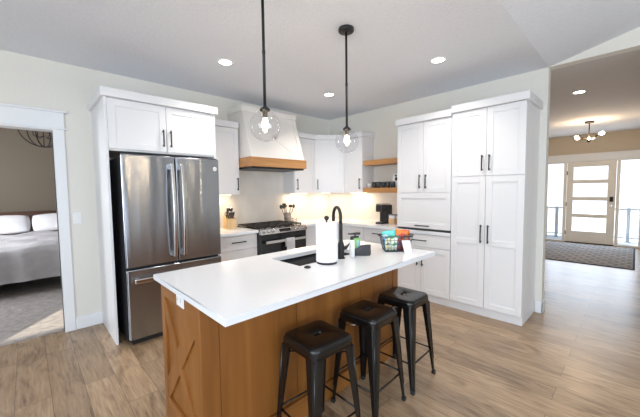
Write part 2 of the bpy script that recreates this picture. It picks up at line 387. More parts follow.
# bedroom shell, window in its far wall where the low sun comes in
bm = NB(); wall_open_y(bm, YB, YB+.1, -6.5, 1.0, H, [(-1.19, 0.1, 0.6, 2.08)]); struct('wall_bedroom_back', bm, 'bedwall')
bm = NB(); wall_open_x(bm, -6.5, -6.4, T, YB, H, [(1.6, 3.2, 0.8, 2.2)]); struct('wall_bedroom_left', bm, 'bedwall')
bm = NB(); box(bm, (0.9, T, 0), (1.0, YB, H)); struct('wall_bedroom_right', bm, 'bedwall')
# foyer shell
FX = 5.95; DY0, DY1 = -2.755, -3.675
bm = NB(); box(bm, (T, -2.18, 0), (6.05, -2.06, H)); struct('wall_foyer_left', bm, 'foyer')
bm = NB(); box(bm, (T, -4.25, 0), (6.05, -4.13, H)); struct('wall_foyer_right', bm, 'foyer')
bm = NB(); box(bm, (FX, -4.25, 2.08), (FX+.1, -2.06, H)); box(bm, (FX, -2.34, 0), (FX+.1, -2.06, 2.08)); box(bm, (FX, -4.25, 0), (FX+.1, -4.09, 2.08)); struct('wall_foyer_back', bm, 'foyer')
# door unit frame (posts, header, sills) and sidelights
bm = NB()
box(bm, (FX-.03, -4.12, 2.06), (FX+.0, -2.2, 2.24), .004); box(bm, (FX-.045, -4.125, 2.22), (FX, -2.19, 2.25), .003)
for (a, b_) in ((-2.34, -2.2), (-4.125, -4.08)): box(bm, (FX-.03, a, 0), (FX, b_, 2.06), .003)
struct('trim_1', bm, 'trim')
bm = NB()
for (a, b_) in ((-2.75, -2.69), (-3.74, -3.68)): box(bm, (FX-.02, a, 0), (FX+.08, b_, 2.06), .003)
box(bm, (FX-.02, -2.69, 0), (FX+.08, -2.34, .035)); box(bm, (FX-.02, -4.08, 0), (FX+.08, -3.74, .035)); box(bm, (FX, -4.08, 2.04), (FX+.08, -2.34, 2.08))
struct('trim_2', bm, mat('sidelight_frame_paint', (0.80, 0.77, 0.73), 0.5))
for i, (a, b_) in enumerate(((-2.69, -2.34), (-4.08, -3.74))):
    bm = NB(); box(bm, (FX+.04, a, .035), (FX+.046, b_, 2.04)); struct('window_%d' % (n+i), bm, 'pane')
bm = NB(); box(bm, (FX-.02, DY1, 0.0), (FX+.1, DY0, .018), .003); struct('trim_3', bm, M['bronze'])
# front door: stiles, rails, four panes
bm = NB(); d0, d1 = DY1+.006, DY0-.006; gy0, gy1 = -3.527, -2.882
panes = [(1.60, 1.93), (1.17, 1.515), (0.74, 1.085), (0.30, 0.655)]
box(bm, (FX, d0, .02), (FX+.045, gy0, 2.035), .002); box(bm, (FX, gy1, .02), (FX+.045, d1, 2.035), .002)
zz = [.02]+[v for p in panes[::-1] for v in p]+[2.035]
for k in range(0, len(zz), 2): box(bm, (FX, gy0, zz[k]), (FX+.045, gy1, zz[k+1]), .002)
door = struct('door_1', bm, 'door', origin=(FX, d1, 0))
for z0, z1 in panes:
    bm = NB(); box(bm, (FX+.018, gy0, z0), (FX+.024, gy1, z1)); obj('pane', bm, 'pane', door)
for z in (.25, .98, 1.78):
    bm = NB(); box(bm, (FX-.012, d1-.004, z-.05), (FX+.0, d1+.014, z+.05), .002); obj('hinge', bm, 'bronze', door, label='dark bronze hinge')
bm = NB(); box(bm, (FX-.025, -3.635, 1.06), (FX, -3.57, 1.18), .006); box(bm, (FX-.03, -3.628, 1.09), (FX-.024, -3.577, 1.17), .002); obj('keypad_lock', bm, 'black', door, label='black keypad lock')
bm = NB(); lathe(bm, [(.026, 0), (.026, .01), (.01, .012), (.01, .035), (.027, .045), (.03, .06), (.02, .075), (.004, .078)], n=18)
for v in bm.verts: v.co = Vector((FX-v.co.z, -3.602+v.co.y, .97+v.co.x))
obj('door_knob', bm, 'chrome', door, label='satin metal knob')
# porch outside
bm = NB(); box(bm, (6.05, -6.0, -.22), (8.0, -1.0, -.1)); struct('floor_porch', bm, 'concrete')
bm = NB(); box(bm, (8.0, -14, -.5), (40, 12, -.4)); struct('ground_snow', bm, 'snow')
bm = NB(); box(bm, (6.05, -1.9, -.1), (8.6, -1.75, 2.9)); struct('wall_porch', bm, 'foyer')  # unseen wall added to keep the sun out of the foyer door
bm = NB(); box(bm, (6.05, -6.0, 2.75), (8.2, -1.0, 2.85)); struct('ceiling_porch', bm, 'ceil')  # unseen roof added with the wall to shade the entry from the sun
# bedroom doorway casing
bm = NB(); XC = -3.824
box(bm, (OX1, -.02, 0), (XC, 0, OZ), .003); box(bm, (OX0-.09, -.02, 0), (OX0, 0, OZ), .003)
box(bm, (OX0-.1, -.024, OZ+.015), (XC+.004, 0, 2.215), .003)
box(bm, (OX0-.12, -.034, OZ), (XC+.022, 0, OZ+.015), .002); box(bm, (OX0-.12, -.04, 2.215), (XC+.028, 0, 2.232), .002)
box(bm, (OX1-.0, -.018, 0), (OX1+.014, T+.01, OZ)); box(bm, (OX0-.014, -.018, 0), (OX0, T+.01, OZ)); box(bm, (OX0, -.018, OZ-.012), (OX1, T+.01, OZ+.002))
struct('trim_4', bm, 'trim')
def baseb(name, pts, h=.13):
    bm = NB()
    for a, c in pts:
        box(bm, (a[0], a[1], 0), (c[0], c[1], h), .004)
    struct(name, bm, 'trim')
XL, XLi, XRi, XR = -3.594, -3.574, -2.585, -2.565
baseb('baseboard_back', [((XC, -.015), (XL, 0))])
baseb('baseboard_right', [((-.014, YW-.014), (0, -3.25)), ((-.014, YW-.014), (T+.014, YW)), ((T, YW-.014), (T+.014, -2.18))])
baseb('baseboard_foyer_right', [((T, -4.13), (FX-.03, -4.116))]); baseb('baseboard_foyer_left', [((T, -2.194), (FX-.03, -2.18))])
# backsplash
bm = NB(); box(bm, (XR+.02, -.008, .914), (-.008, 0, 1.75)); box(bm, (-.008, -1.80, .914), (0, 0, 1.372)); struct('wall_backsplash', bm, 'splash')

# ================================================================== FRIDGE + SURROUND
DF = -.697
t = thing('fridge_surround_cabinet', 'white cabinet surround with two doors above the steel fridge', 'cabinet', (-3.08, -.35, 0))
bm = NB(); box(bm, (XL, DF, 0), (XLi, -.001, 2.30), .0015); obj('side_panel', bm, 'cab', t)
bm = NB(); box(bm, (XRi, DF, 0), (XR, -.001, 2.30), .0015); obj('side_panel', bm, 'cab', t)
bm = NB(); box(bm, (XLi, DF+.022, 1.805), (XRi, -.001, 2.30)); obj('cabinet_box', bm, 'cab', t)
bm = NB(); box(bm, (XL-.026, DF-.03, 2.278), (XR+.026, -.001, 2.356), .004)
obj('crown_board', bm, 'cab', t)
f = BK(DF+.022)
xm = -3.078
for (a, b_, hx) in ((XLi, xm, xm-.035), (xm, XRi, xm+.035)):
    d = obj('door', shaker(f, a, b_, 1.82, 2.272), 'cab', t); bar_handle(f, hx, 1.955, .17, True, parent=d)

t = thing('refrigerator', 'stainless steel french-door refrigerator with bottom freezer drawer', 'refrigerator', (-3.06, -.45, 0))
FL, FR, FM, FY = -3.512, -2.605, -3.058, -.843
bm = NB(); box(bm, (FL+.004, -.775, .02), (FR-.004, -.05, 1.745), .006); obj('body', bm, 'fridge_side', t, label='black side casing')
for a, b_ in ((FL, FM-.003), (FM+.003, FR)):
    bm = NB(); box(bm, (a, FY, .728), (b_, -.785, 1.765), .012, 3); d = obj('door', bm, 'steel', t)
    s = -1 if a == FL else 1; hx = FM+s*.045
    bm = NB()
    pts = [(hx, -.895-.03*math.sin(PI*k/14), .80+.88*k/14) for k in range(15)]
    rs = [[(p[0]+q[0]*.014, p[1]+q[1]*.009, p[2]) for q in ((-1, -1), (-.6, -1.3), (.6, -1.3), (1, -1), (1, 1), (-1, 1))] for p in pts]
    rings(bm, rs, smooth=False)
    for z in (.815, 1.665): box(bm, (hx-.013, -.895, z-.028), (hx+.013, FY, z+.028), .003)
    obj('handle', bm, 'steel2', d, label='long bright steel handle')
bm = NB(); box(bm, (FL, FY, .055), (FR, -.785, .710), .012, 3); d = obj('freezer_drawer', bm, 'steel', t)
bm = NB(); box(bm, (FL+.05, -.915, .592), (FR-.05, -.893, .632), .006, 2)
for x in (FL+.07, FR-.10): box(bm, (x, -.90, .598), (x+.03, FY, .626), .003)
obj('handle', bm, 'steel2', d, label='wide bright steel pull')
bm = NB(); box(bm, (FL+.03, -.80, .0), (FR-.03, -.70, .05), .003); obj('base_grille', bm, 'plastic', t)
for x in (FL+.01, FR-.07):
    bm = NB(); box(bm, (x, -.82, 1.746), (x+.06, -.72, 1.776), .006); obj('hinge_cover', bm, 'plastic', t)
# small round monogram badge at the top right of the right door
bm = NB(); lathe(bm, [(.022, 0), (.022, .002), (.020, .003)], n=28)
for v in bm.verts: v.co = Vector((-2.652+v.co.x, FY-v.co.z, 1.66+v.co.y))
bd = obj('badge', bm, 'white', t, label='round white badge')
bm = NB()
for a0, a1, cx, cz, r in ((0.6, 5.4, -.004, .002, .006), (3.4, 8.6, .005, -.003, .006)):
    tube(bm, [(-2.652+cx+r*math.cos(a0+(a1-a0)*k/12), FY-.0035, 1.66+cz+r*math.sin(a0+(a1-a0)*k/12)) for k in range(13)], .0013, 6)
obj('monogram', bm, 'black', bd, label='dark curled monogram')

# ================================================================== UPPER CABINETS
UD = -.306; UZ = 1.372; UH = 2.328
def crown(bm, a, c): box(bm, a, c, .004)
t = thing('upper_cabinet', 'white single-door upper cabinet between the fridge and the hood', 'cabinet', (-2.31, -.15, UZ))
bm = NB(); box(bm, (XR+.004, UD+.022, UZ), (-2.056, -.009, 2.27), .001); obj('cabinet_box', bm, 'cab', t)
bm = NB(); box(bm, (XR+.028, UD-.02, 2.25), (-2.059, -.009, UH), .004); obj('crown_board', bm, 'cab', t)
f = BK(UD+.022); d = obj('door', shaker(f, XR+.006, -2.058, UZ, 2.248), 'cab', t); bar_handle(f, -2.092, 1.515, .17, parent=d)
XU = -1.125; DX = -.655; DYd = -.60
t = thing('upper_cabinet', 'white single-door upper cabinet just right of the range hood', 'cabinet', (-.89, -.15, UZ))
bm = NB(); box(bm, (XU+.012, UD+.022, UZ), (DX-.002, -.009, 2.27), .001); obj('cabinet_box', bm, 'cab', t)
bm = NB(); box(bm, (XU+.012, UD-.02, 2.25), (DX-.002, -.009, UH), .004); obj('crown_board', bm, 'cab', t)
d = obj('door', shaker(f, XU+.014, DX-.002, UZ, 2.248), 'cab', t); bar_handle(f, -1.062, 1.515, .17, parent=d)
# diagonal corner cabinet
t = thing('corner_upper_cabinet', 'white diagonal upper cabinet in the corner of the two walls', 'cabinet', (-.3, -.3, UZ))
e_ = .02
P5 = [(-.009, -.009), (DX, -.009), (DX, UD+e_), (UD+e_, DYd), (-.009, DYd)]
bm = NB(); hexa(bm, [(x, y, UZ) for x, y in P5], [(x, y, 2.27) for x, y in P5]); obj('cabinet_box', bm, 'cab', t)
a = Vector((DX, UD-.02, 0)); c_ = Vector((UD-.02, DYd, 0))
P6 = [(-.009, -.009), (DX, -.009), (DX, UD-.02), (UD-.02, DYd), (-.009, DYd)]
bm = NB(); hexa(bm, [(x, y, 2.2501) for x, y in P6], [(x, y, UH) for x, y in P6]); obj('crown_board', bm, 'cab', t)
A0 = Vector((DX, UD+e_, 0)); A1 = Vector((UD+e_, DYd, 0)); dv = (A1-A0); ln = dv.length; dv.normalize(); nn = Vector((dv.y, -dv.x, 0))
if nn.x > 0: nn = -nn
fd = Face(A0, dv, nn); d = obj('door', shaker(fd, .006, ln-.006, UZ, 2.248), 'cab', t); bar_handle(fd, .045, 1.515, .17, parent=d)
t = thing('upper_cabinet', 'white single-door upper cabinet beside the open wooden shelves', 'cabinet', (-.15, -.8, UZ))
YR = -1.0
bm = NB(); box(bm, (UD+.022, YR, UZ), (-.009, DYd-.002, 2.27), .001); obj('cabinet_box', bm, 'cab', t)
bm = NB(); box(bm, (UD-.02, YR-.02, 2.25), (-.001, DYd-.002, UH), .004); obj('crown_board', bm, 'cab', t)
f = RT(UD+.022); d = obj('door', shaker(f, YR, DYd-.002, UZ, 2.248), 'cab', t); bar_handle(f, YR+.04, 1.515, .17, parent=d)
# shelves
for z0, z1, lb in ((1.80, 1.872, 'thick honey-stained floating shelf, the upper one, left empty'), (1.372, 1.446, 'thick honey-stained floating shelf, the lower one, holding dark cups')):
    bm = NB(); box(bm, (-.285, -1.797, z0), (-.009 if z0 > 1.5 else -.009, YR-.003, z1), .002); tag(obj('floating_shelf', bm, 'maple_y'), lb, 'shelf')

# ================================================================== HOOD
t = thing('range_hood', 'tapered off-white range hood with a honey wood band', 'range hood', (-1.59, -.3, 1.7))
h0, h1 = -2.040, -1.145
bm = NB()
hexa(bm, [(h0, -.009, 1.86), (h1, -.009, 1.86), (h1, -.58, 1.86), (h0, -.58, 1.86)], [(h0, -.009, 2.49), (h1, -.009, 2.49), (h1, -.375, 2.49), (h0, -.375, 2.49)])
obj('canopy', bm, 'hood', t)
# low relief frame and crossed boards on the sloping front
sl = Vector((0, .205, .63)); sll = sl.length; sv = sl.normalized(); sn = Vector((0, -sv.z, sv.y))
O = Vector((h0, -.58, 1.86))
def sp_(u, v, n): return O+Vector((u, 0, 0))+sv*v+sn*n
def slboard(bm, q, t0=.0005, t1=.006): hexa(bm, [sp_(u, v, t0) for u, v in q], [sp_(u, v, t1) for u, v in q])
bm = NB(); w = h1-h0; fw = .07
slboard(bm, [(0, 0), (w, 0), (w, fw), (0, fw)]); slboard(bm, [(0, sll-fw-.02), (w, sll-fw-.02), (w, sll-.01), (0, sll-.01)])
slboard(bm, [(0, fw), (fw, fw), (fw, sll-fw-.02), (0, sll-fw-.02)]); slboard(bm, [(w-fw, fw), (w, fw), (w, sll-fw-.02), (w-fw, sll-fw-.02)])
for s in (0, 1):
    q = [(fw, fw), (fw+.07, fw), (w-fw, sll-fw-.07), (w-fw, sll-fw-.02), (w-fw-.07, sll-fw-.02), (fw, fw+.05)]
    if s: q = [(w-u, v) for u, v in q][::-1]
    slboard(bm, q, .0004, .005)
obj('front_boards', bm, 'hood', t)
bm = NB(); box(bm, (h0-.012, -.40, 2.475), (h1+.012, -.001, 2.552), .004); obj('crown_board', bm, 'hood', t)
bm = NB(); z0, z1 = 1.738, 1.846
box(bm, (-2.056, -.601, z0), (-1.118, -.581, z1), .002); box(bm, (-2.056, -.581, z0), (-2.036, -.0085, z1), .002); box(bm, (-1.138, -.581, z0), (-1.118, -.33, z1), .002)
box(bm, (-2.056, -.601, z1), (-1.118, -.33, z1+.014), .002)
obj('wood_band', bm, 'maple_x', t, label='honey-stained wood band')
bm = NB(); box(bm, (-2.03, -.575, 1.715), (-1.145, -.05, 1.80), .004); obj('vent_insert', bm, 'black', t, label='dark vent underside')

# ================================================================== BASE CABINETS + COUNTERS (range wall)
CF = -.60
def base_carcass(x0, x1, parent):
    bm = NB(); box(bm, (x0, CF+.022, .1), (x1, -.009, .874)); obj('cabinet_box', bm, 'cab', parent)
    bm = NB(); box(bm, (x0, CF+.075, 0), (x1, -.05, .1)); obj('toe_kick', bm, 'cab', parent)
RX0, RX1 = -1.985, -1.205
t = thing('base_cabinet', 'white three-drawer base cabinet between fridge and range', 'cabinet', (-2.28, -.3, 0))
base_carcass(XR+.003, RX0-.004, t); f = BK(CF+.022)
for v0, v1 in ((.69, .868), (.405, .686), (.105, .401)):
    d = obj('drawer', slab(f, XR+.006, RX0-.006, v0, v1), 'cab', t); bar_handle(f, -2.262, (v0+v1)/2+.01, .20, False, parent=d)
t = thing('base_cabinet', 'white base cabinet immediately right of the range', 'cabinet', (-.9, -.3, 0))
base_carcass(RX1+.004, -.605, t)
d = obj('door', shaker(f, RX1+.006, -.607, .105, .868), 'cab', t); bar_handle(f, -.655, .74, .16, parent=d)
bm = NB(); box(bm, (XR+.003, -.635, .876), (RX0-.004, -.009, .914), .003); tag(obj('countertop', bm, 'quartz'), 'white quartz countertop under the knife block, left of the range', 'countertop')
bm = NB()
P = [(RX1+.004, -.009), (RX1+.004, -.635), (-.635, -.635), (-.635, -1.798), (-.009, -1.798), (-.009, -.009)]
hexa(bm, [(x, y, .876) for x, y in P], [(x, y, .914) for x, y in P]); tag(obj('countertop', bm, 'quartz'), 'white quartz L-shaped countertop under the coffee maker', 'countertop')
# right wall base
YA, YAB, YC = -1.803, -2.518, -3.240
t = thing('base_cabinet', 'white base cabinet under the coffee maker, left of tall cabinets', 'cabinet', (-.3, -1.4, 0))
bm = NB(); box(bm, (CF+.022, YA+.004, .1), (-.009, -.64, .874)); obj('cabinet_box', bm, 'cab', t)
bm = NB(); box(bm, (CF+.075, YA+.004, 0), (-.05, -.64, .1)); obj('toe_kick', bm, 'cab', t)
f = RT(CF+.022)
for (a, b_) in ((YA+.004, -1.25), (-1.246, -.66)):
    d = obj('drawer', slab(f, a, b_, .69, .868), 'cab', t); (bar_handle(f, (a+b_)/2, .80, .20, False, parent=d) if a < -1.5 else None)
    d = obj('door', shaker(f, a, b_, .105, .686), 'cab', t); bar_handle(f, b_-.05, .58, .16, parent=d)

# tall hutch (section A)
XF = -.583
t = thing('hutch_cabinet', 'white hutch cabinet with lift-up garage door, drawer and four doors', 'cabinet', (-.3, -2.16, 0))
bm = NB(); box(bm, (XF+.02, YAB+.002, .93), (-.001, YA, 2.25)); obj('cabinet_box', bm, 'cab', t)
bm = NB(); box(bm, (XF+.02, YAB+.002, .1), (-.001, YA, .855)); obj('base_box', bm, 'cab', t)
bm = NB(); box(bm, (XF-.01, YAB+.003, .858), (-.001, YA, .898), .002); obj('counter_strip', bm, 'quartz', t)
bm = NB(); box(bm, (XF+.012, YAB+.01, .899), (-.01, YA-.01, .929)); obj('shadow_gap', bm, 'gap', t, label='dark gap under the garage door')
bm = NB(); box(bm, (XF+.05, YAB, 0), (-.001, YA, .1), .001); obj('toe_kick', bm, 'cab', t)
bm = NB(); box(bm, (XF-.03, YAB+.002, 2.245), (-.001, YA+.012, 2.325), .004); obj('crown_board', bm, 'cab', t)
f = RT(XF+.02); ym = -2.170
for a, b_, hy in ((YAB+.003, ym, ym-.04), (ym, YA-.001, ym+.04)):
    d = obj('door', shaker(f, a, b_, 1.372, 2.243), 'cab', t); bar_handle(f, hy, 1.512, .17, parent=d)
d = obj('garage_door', shaker(f, YAB+.003, YA-.001, .925, 1.368), 'cab', t); bar_handle(f, ym+.003, .962, .19, False, parent=d)
d = obj('drawer', slab(f, YAB+.003, YA-.001, .695, .85), 'cab', t); bar_handle(f, ym+.04, .778, .20, False, parent=d)
for a, b_, hy in ((YAB+.003, -2.14, -2.14-.035), (-2.14, YA-.001, -2.14+.035)):
    d = obj('door', shaker(f, a, b_, .105, .69), 'cab', t); bar_handle(f, hy, .54, .17, parent=d)
# pantry (section B)
t = thing('pantry_cabinet', 'tallest white pantry cabinet with four shaker doors at wall end', 'cabinet', (-.3, -2.88, 0))
bm = NB(); box(bm, (XF+.02, YC, .1), (-.001, YAB, 2.30), .001); obj('cabinet_box', bm, 'cab', t)
bm = NB(); box(bm, (XF+.05, YC, 0), (-.001, YAB, .1), .001); obj('toe_kick', bm, 'cab', t)
bm = NB(); box(bm, (XF-.03, YC-.03, 2.275), (-.001, YAB, 2.356), .004); obj('crown_board', bm, 'cab', t)
ym = -2.885
for a, b_, hy in ((YC-.002, ym, ym-.036), (ym, YAB-.002, ym+.036)):
    d = obj('upper_door', shaker(f, a, b_, 1.553, 2.272), 'cab', t); bar_handle(f, hy, 1.69, .17, parent=d)
    d = obj('lower_door', shaker(f, a, b_, .105, 1.548), 'cab', t)
    bm = NB(); f.box(bm, (a+.06, .002, .80), (b_-.06, .02, .86), .0015); obj('mid_rail', bm, 'cab', d)
    bar_handle(f, hy, .925, .20, parent=d)

# ================================================================== RANGE
t = thing('gas_range', 'stainless slide-in gas range with black grates and front knobs', 'range', ((RX0+RX1)/2, -.35, 0))
bm = NB(); box(bm, (RX0, -.64, .02), (RX1, -.02, .895), .003); obj('body', bm, 'fridge_side', t)
bm = NB(); box(bm, (RX0-.002, -.66, .895), (RX1+.002, -.012, .918), .004); obj('cooktop', bm, 'blackglass', t)
bm = NB()
hexa(bm, [(RX0, -.64, .852), (RX1, -.64, .852), (RX1, -.695, .852), (RX0, -.695, .852)], [(RX0, -.60, .922), (RX1, -.60, .922), (RX1, -.665, .915), (RX0, -.665, .915)])
cp = obj('control_panel', bm, 'steel2', t)
bm = NB(); hexa(bm, [(-1.69, -.686, .868), (-1.50, -.686, .868), (-1.50, -.692, .868), (-1.69, -.692, .868)], [(-1.69, -.668, .905), (-1.50, -.668, .905), (-1.50, -.6735, .905), (-1.69, -.6735, .905)])
obj('display', bm, 'blackglass', cp)
for x in (RX0+.055, RX0+.125, RX0+.195, RX1-.195, RX1-.125, RX1-.055):
    bm = NB(); lathe(bm, [(.021, 0), (.021, .005), (.017, .007), (.016, .034), (.013, .036)], n=18)
    R_ = Matrix.Rotation(math.radians(62), 4, 'X')
    for v in bm.verts: v.co = R_ @ v.co + Vector((x, -.678, .887))
    obj('knob', bm, 'chrome', cp, label='polished steel knob')
bm = NB(); box(bm, (RX0+.004, -.675, .26), (RX1-.004, -.645, .845), .004); d = obj('oven_door', bm, 'blackglass', t, label='black glass oven door')
bm = NB(); box(bm, (RX0+.05, -.735, .728), (RX1-.05, -.712, .768), .008, 2)
for x in (RX0+.07, RX1-.10): box(bm, (x, -.72, .735), (x+.03, -.67, .762), .002)
obj('handle', bm, 'steel2', d, label='flat steel handle')
bm = NB(); box(bm, (RX0+.004, -.675, .05), (RX1-.004, -.645, .25), .004); obj('warming_drawer', bm, 'steel2', t)
gw = (RX1-RX0-.04)/3
for k in range(3):
    xa = RX0+.02+gw*k; xb = xa+gw-.006; bm = NB(); zt = .948
    for x in (xa, xb-.012, (xa+xb)/2-.006): box(bm, (x, -.60, zt-.014), (x+.012, -.06, zt), .003)
    for y in (-.60, -.47, -.335, -.20, -.072): box(bm, (xa, y, zt-.014), (xb, y+.012, zt), .003)
    for x in (xa+.002, xb-.014):
        for y in (-.595, -.075): box(bm, (x, y, .918), (x+.012, y+.012, zt-.01))
    obj('grate', bm, 'iron', t, label='black cast iron grate')
    for y in (-.20, -.46):
        bm = NB(); lathe(bm, [(.045, 0), (.045, .008), (.032, .009), (.032, .014), (.01, .015)], ((xa+xb)/2, y, .918), 18); obj('burner', bm, 'iron', t)
# dish towel over the oven handle
bm = NB(); n_ = 10; rs = []
prof = [(-.706, .655), (-.707, .72), (-.709, .76), (-.7235, .7745), (-.738, .768), (-.7405, .72), (-.741, .66), (-.742, .575)]
for k in range(n_+1):
    x = -1.618+.142*k/n_; w_ = .0018*math.sin(k*1.7)
    rs.append([(x, y+w_ if j > 4 else y, z) for j, (y, z) in enumerate(prof)])
V = [[bm.verts.new(p) for p in r] for r in rs]
for i in range(n_):
    for j in range(len(prof)-1): bm.faces.new((V[i][j], V[i+1][j], V[i+1][j+1], V[i][j+1])).smooth = True
bmesh.ops.solidify(bm, geom=bm.faces[:], thickness=.003)
tag(obj('dish_towel', bm, 'paper'), 'white dish towel folded over the oven door handle', 'towel')

# ================================================================== ISLAND
IX0, IX1, IY0, IY1, IH = -3.602, -1.836, -2.007, -2.926, .926
BX0, BX1, BY0, BY1 = -3.572, -1.848, -2.035, -2.60
t = thing('kitchen_island', 'honey-stained wooden kitchen island base with crossed end boards', 'island', (-2.7, -2.3, 0))
bm = NB(); box(bm, (BX0+.022, BY1+.012, .0), (-2.93, BY0-.004, .894)); box(bm, (-2.17, BY1+.012, .0), (BX1-.004, BY0-.004, .894))
box(bm, (-2.93, BY1+.012, 0), (-2.17, BY0-.004, .66)); box(bm, (-2.93, BY1+.012, .66), (-2.17, -2.53, .894))
box(bm, (-2.93, -2.145, .66), (-2.17, BY0-.004, .894))
obj('cabinet_box', bm, 'maple', t)
# seating side: posts, seams and base trim
for (a, b_) in ((BX0, -3.478), (-1.925, BX1)):
    bm = NB(); box(bm, (a, BY1, 0), (b_, BY1+.068, .895), .002); obj('corner_post', bm, 'maple', t)
for (a, b_) in ((-3.476, -2.981), (-2.977, -2.362), (-2.358, -1.927)):
    bm = NB(); box(bm, (a, BY1+.005, .13), (b_, BY1+.02, .895), .0015); obj('back_panel', bm, 'maple', t)
bm = NB(); box(bm, (BX0+.1, BY1-.014, 0), (BX1-.08, BY1+.008, .125), .005); obj('base_trim', bm, 'island_x', t)
# left end: frame, recessed panel and crossed boards
ya, yb = BY0, BY1
fI = Face((BX0, 0, 0), (0, 1, 0), (-1, 0, 0))
SW = .075
for (a, b_) in ((ya-.055, ya),):
    bm = NB(); box(bm, (BX0, a, 0), (BX0+.03, b_, .895), .002); obj('end_stile', bm, 'maple', t)
bm = NB(); box(bm, (BX0, yb+.068, .805), (BX0+.03, ya-.055, .895), .001); obj('end_rail', bm, 'island_y', t)
bm = NB(); box(bm, (BX0, yb+.068, 0), (BX0+.03, ya-.055, .19), .001); obj('end_rail', bm, 'island_y', t)
u0, u1, v0, v1 = yb+.068, ya-.055, .19, .805
def crossboard(flip, x0):
    bm = NB()
    if flip: q = [(u1, v0), (u1, v0+.12), (u0+.055, v1), (u0, v1), (u0, v1-.10), (u1-.02, v0)]
    else: q = [(u1, v1), (u1, v1-.12), (u0+.07, v0), (u0, v0)]
    hexa(bm, [(BX0+.018, a, b_) for a, b_ in q], [(x0, a, b_) for a, b_ in q]); return bm
obj('cross_board', crossboard(False, BX0+.0035), 'maple', t); obj('cross_board', crossboard(True, BX0+.003), 'maple', t)
bm = NB(); box(bm, (BX0+.016, u0-.002, v0-.002), (BX0+.024, u1+.002, v1+.002)); obj('end_panel', bm, 'maple', t)
# worktop with a sink cut-out
SX0, SX1, SY0, SY1 = -2.868, -2.24, -2.172, -2.500
t = thing('island_worktop', 'white quartz island worktop with an undermount black sink', 'worktop', (-2.7, -2.4, .895))
bm = NB()
def ringface(z, flip):
    o = [bm.verts.new((x, y, z)) for x, y in ((IX0, IY1), (IX1, IY1), (IX1, IY0), (IX0, IY0))]
    i = [bm.verts.new((x, y, z)) for x, y in ((SX0, SY1), (SX1, SY1), (SX1, SY0), (SX0, SY0))]
    for k in range(4): bm.faces.new((o[k], o[(k+1) % 4], i[(k+1) % 4], i[k]))
    return o, i
o1, i1 = ringface(IH, 0); o2, i2 = ringface(.8965, 1)
for k in range(4):
    bm.faces.new((o1[k], o1[(k+1) % 4], o2[(k+1) % 4], o2[k])); bm.faces.new((i1[k], i1[(k+1) % 4], i2[(k+1) % 4], i2[k]))
bmesh.ops.bevel(bm, geom=[e for e in bm.edges if all(v in o1 for v in e.verts)], offset=.003, segments=2, affect='EDGES')
obj('slab', bm, 'quartz', t)
bm = NB(); a, b_, c_, d_ = SX0-.008, SX1+.008, SY1-.008, SY0+.008; zb = .70; zt = .8955
rings(bm, [rrect((b_-a)/2+.02, (d_-c_)/2+.02, .03, zt, 4, ((a+b_)/2, (c_+d_)/2)), rrect((b_-a)/2, (d_-c_)/2, .03, zt, 4, ((a+b_)/2, (c_+d_)/2)), rrect((b_-a)/2-.01, (d_-c_)/2-.01, .04, zb+.02, 4, ((a+b_)/2, (c_+d_)/2)), rrect((b_-a)/2-.03, (d_-c_)/2-.03, .03, zb, 4, ((a+b_)/2, (c_+d_)/2))], False, True)
s = obj('sink', bm, 'sink', t, label='black rectangular undermount sink')
bm = NB(); lathe(bm, [(.045, 0), (.045, .003), (.03, .004), (.03, .002), (.005, .002)], ((a+b_)/2, (c_+d_)/2, zb+.001), 20); obj('drain', bm, 'chrome', s)
# outlet on the end of the island
def outlet(f, u, v, name, label, cat, n0=.0, w=.036, h=.058, switch=False):
    bm = NB(); f.box(bm, (u-w, n0, v-h), (u+w, n0+.006, v+h), .003)
    o = tag(obj(name, bm, 'white'), label, cat)
    if switch:
        bm = NB(); f.box(bm, (u-.016, n0+.006, v-.032), (u+.016, n0+.010, v+.032), .002); obj('rocker', bm, 'white', o)
    else:
        for s in (-1, 1):
            du, dv_ = (s*.022, 0) if w > h else (0, s*.024)
            bm = NB(); f.box(bm, (u+du-.015, n0+.006, v+dv_-.015), (u+du+.015, n0+.009, v+dv_+.015), .003); p = obj('receptacle', bm, 'white', o)
            bm = NB()
            for q in (-.006, .004): f.box(bm, (u+du+q, n0+.0088, v+dv_-.006), (u+du+q+.002, n0+.0094, v+dv_+.006))
            obj('slot', bm, 'gap', p)
    return o
outlet(fI, -2.366, .852, 'power_outlet', 'white power outlet on the island end under the worktop', 'outlet', w=.050, h=.036)
outlet(BK(0), -3.762, 1.164, 'light_switch', 'white light switch on the wall beside the bedroom doorway', 'switch', switch=True)
outlet(BK(-.008), -.80, 1.12, 'power_outlet', 'white power outlet on the backsplash right of the range', 'outlet')
# air switch button
bm = NB(); lathe(bm, [(.022, 0), (.022, .006), (.014, .008), (.014, .012), (.004, .013)], (-2.858, -2.565, IH), 20); tag(obj('disposal_button', bm, 'black'), 'small round black button at the front left sink corner', 'button')

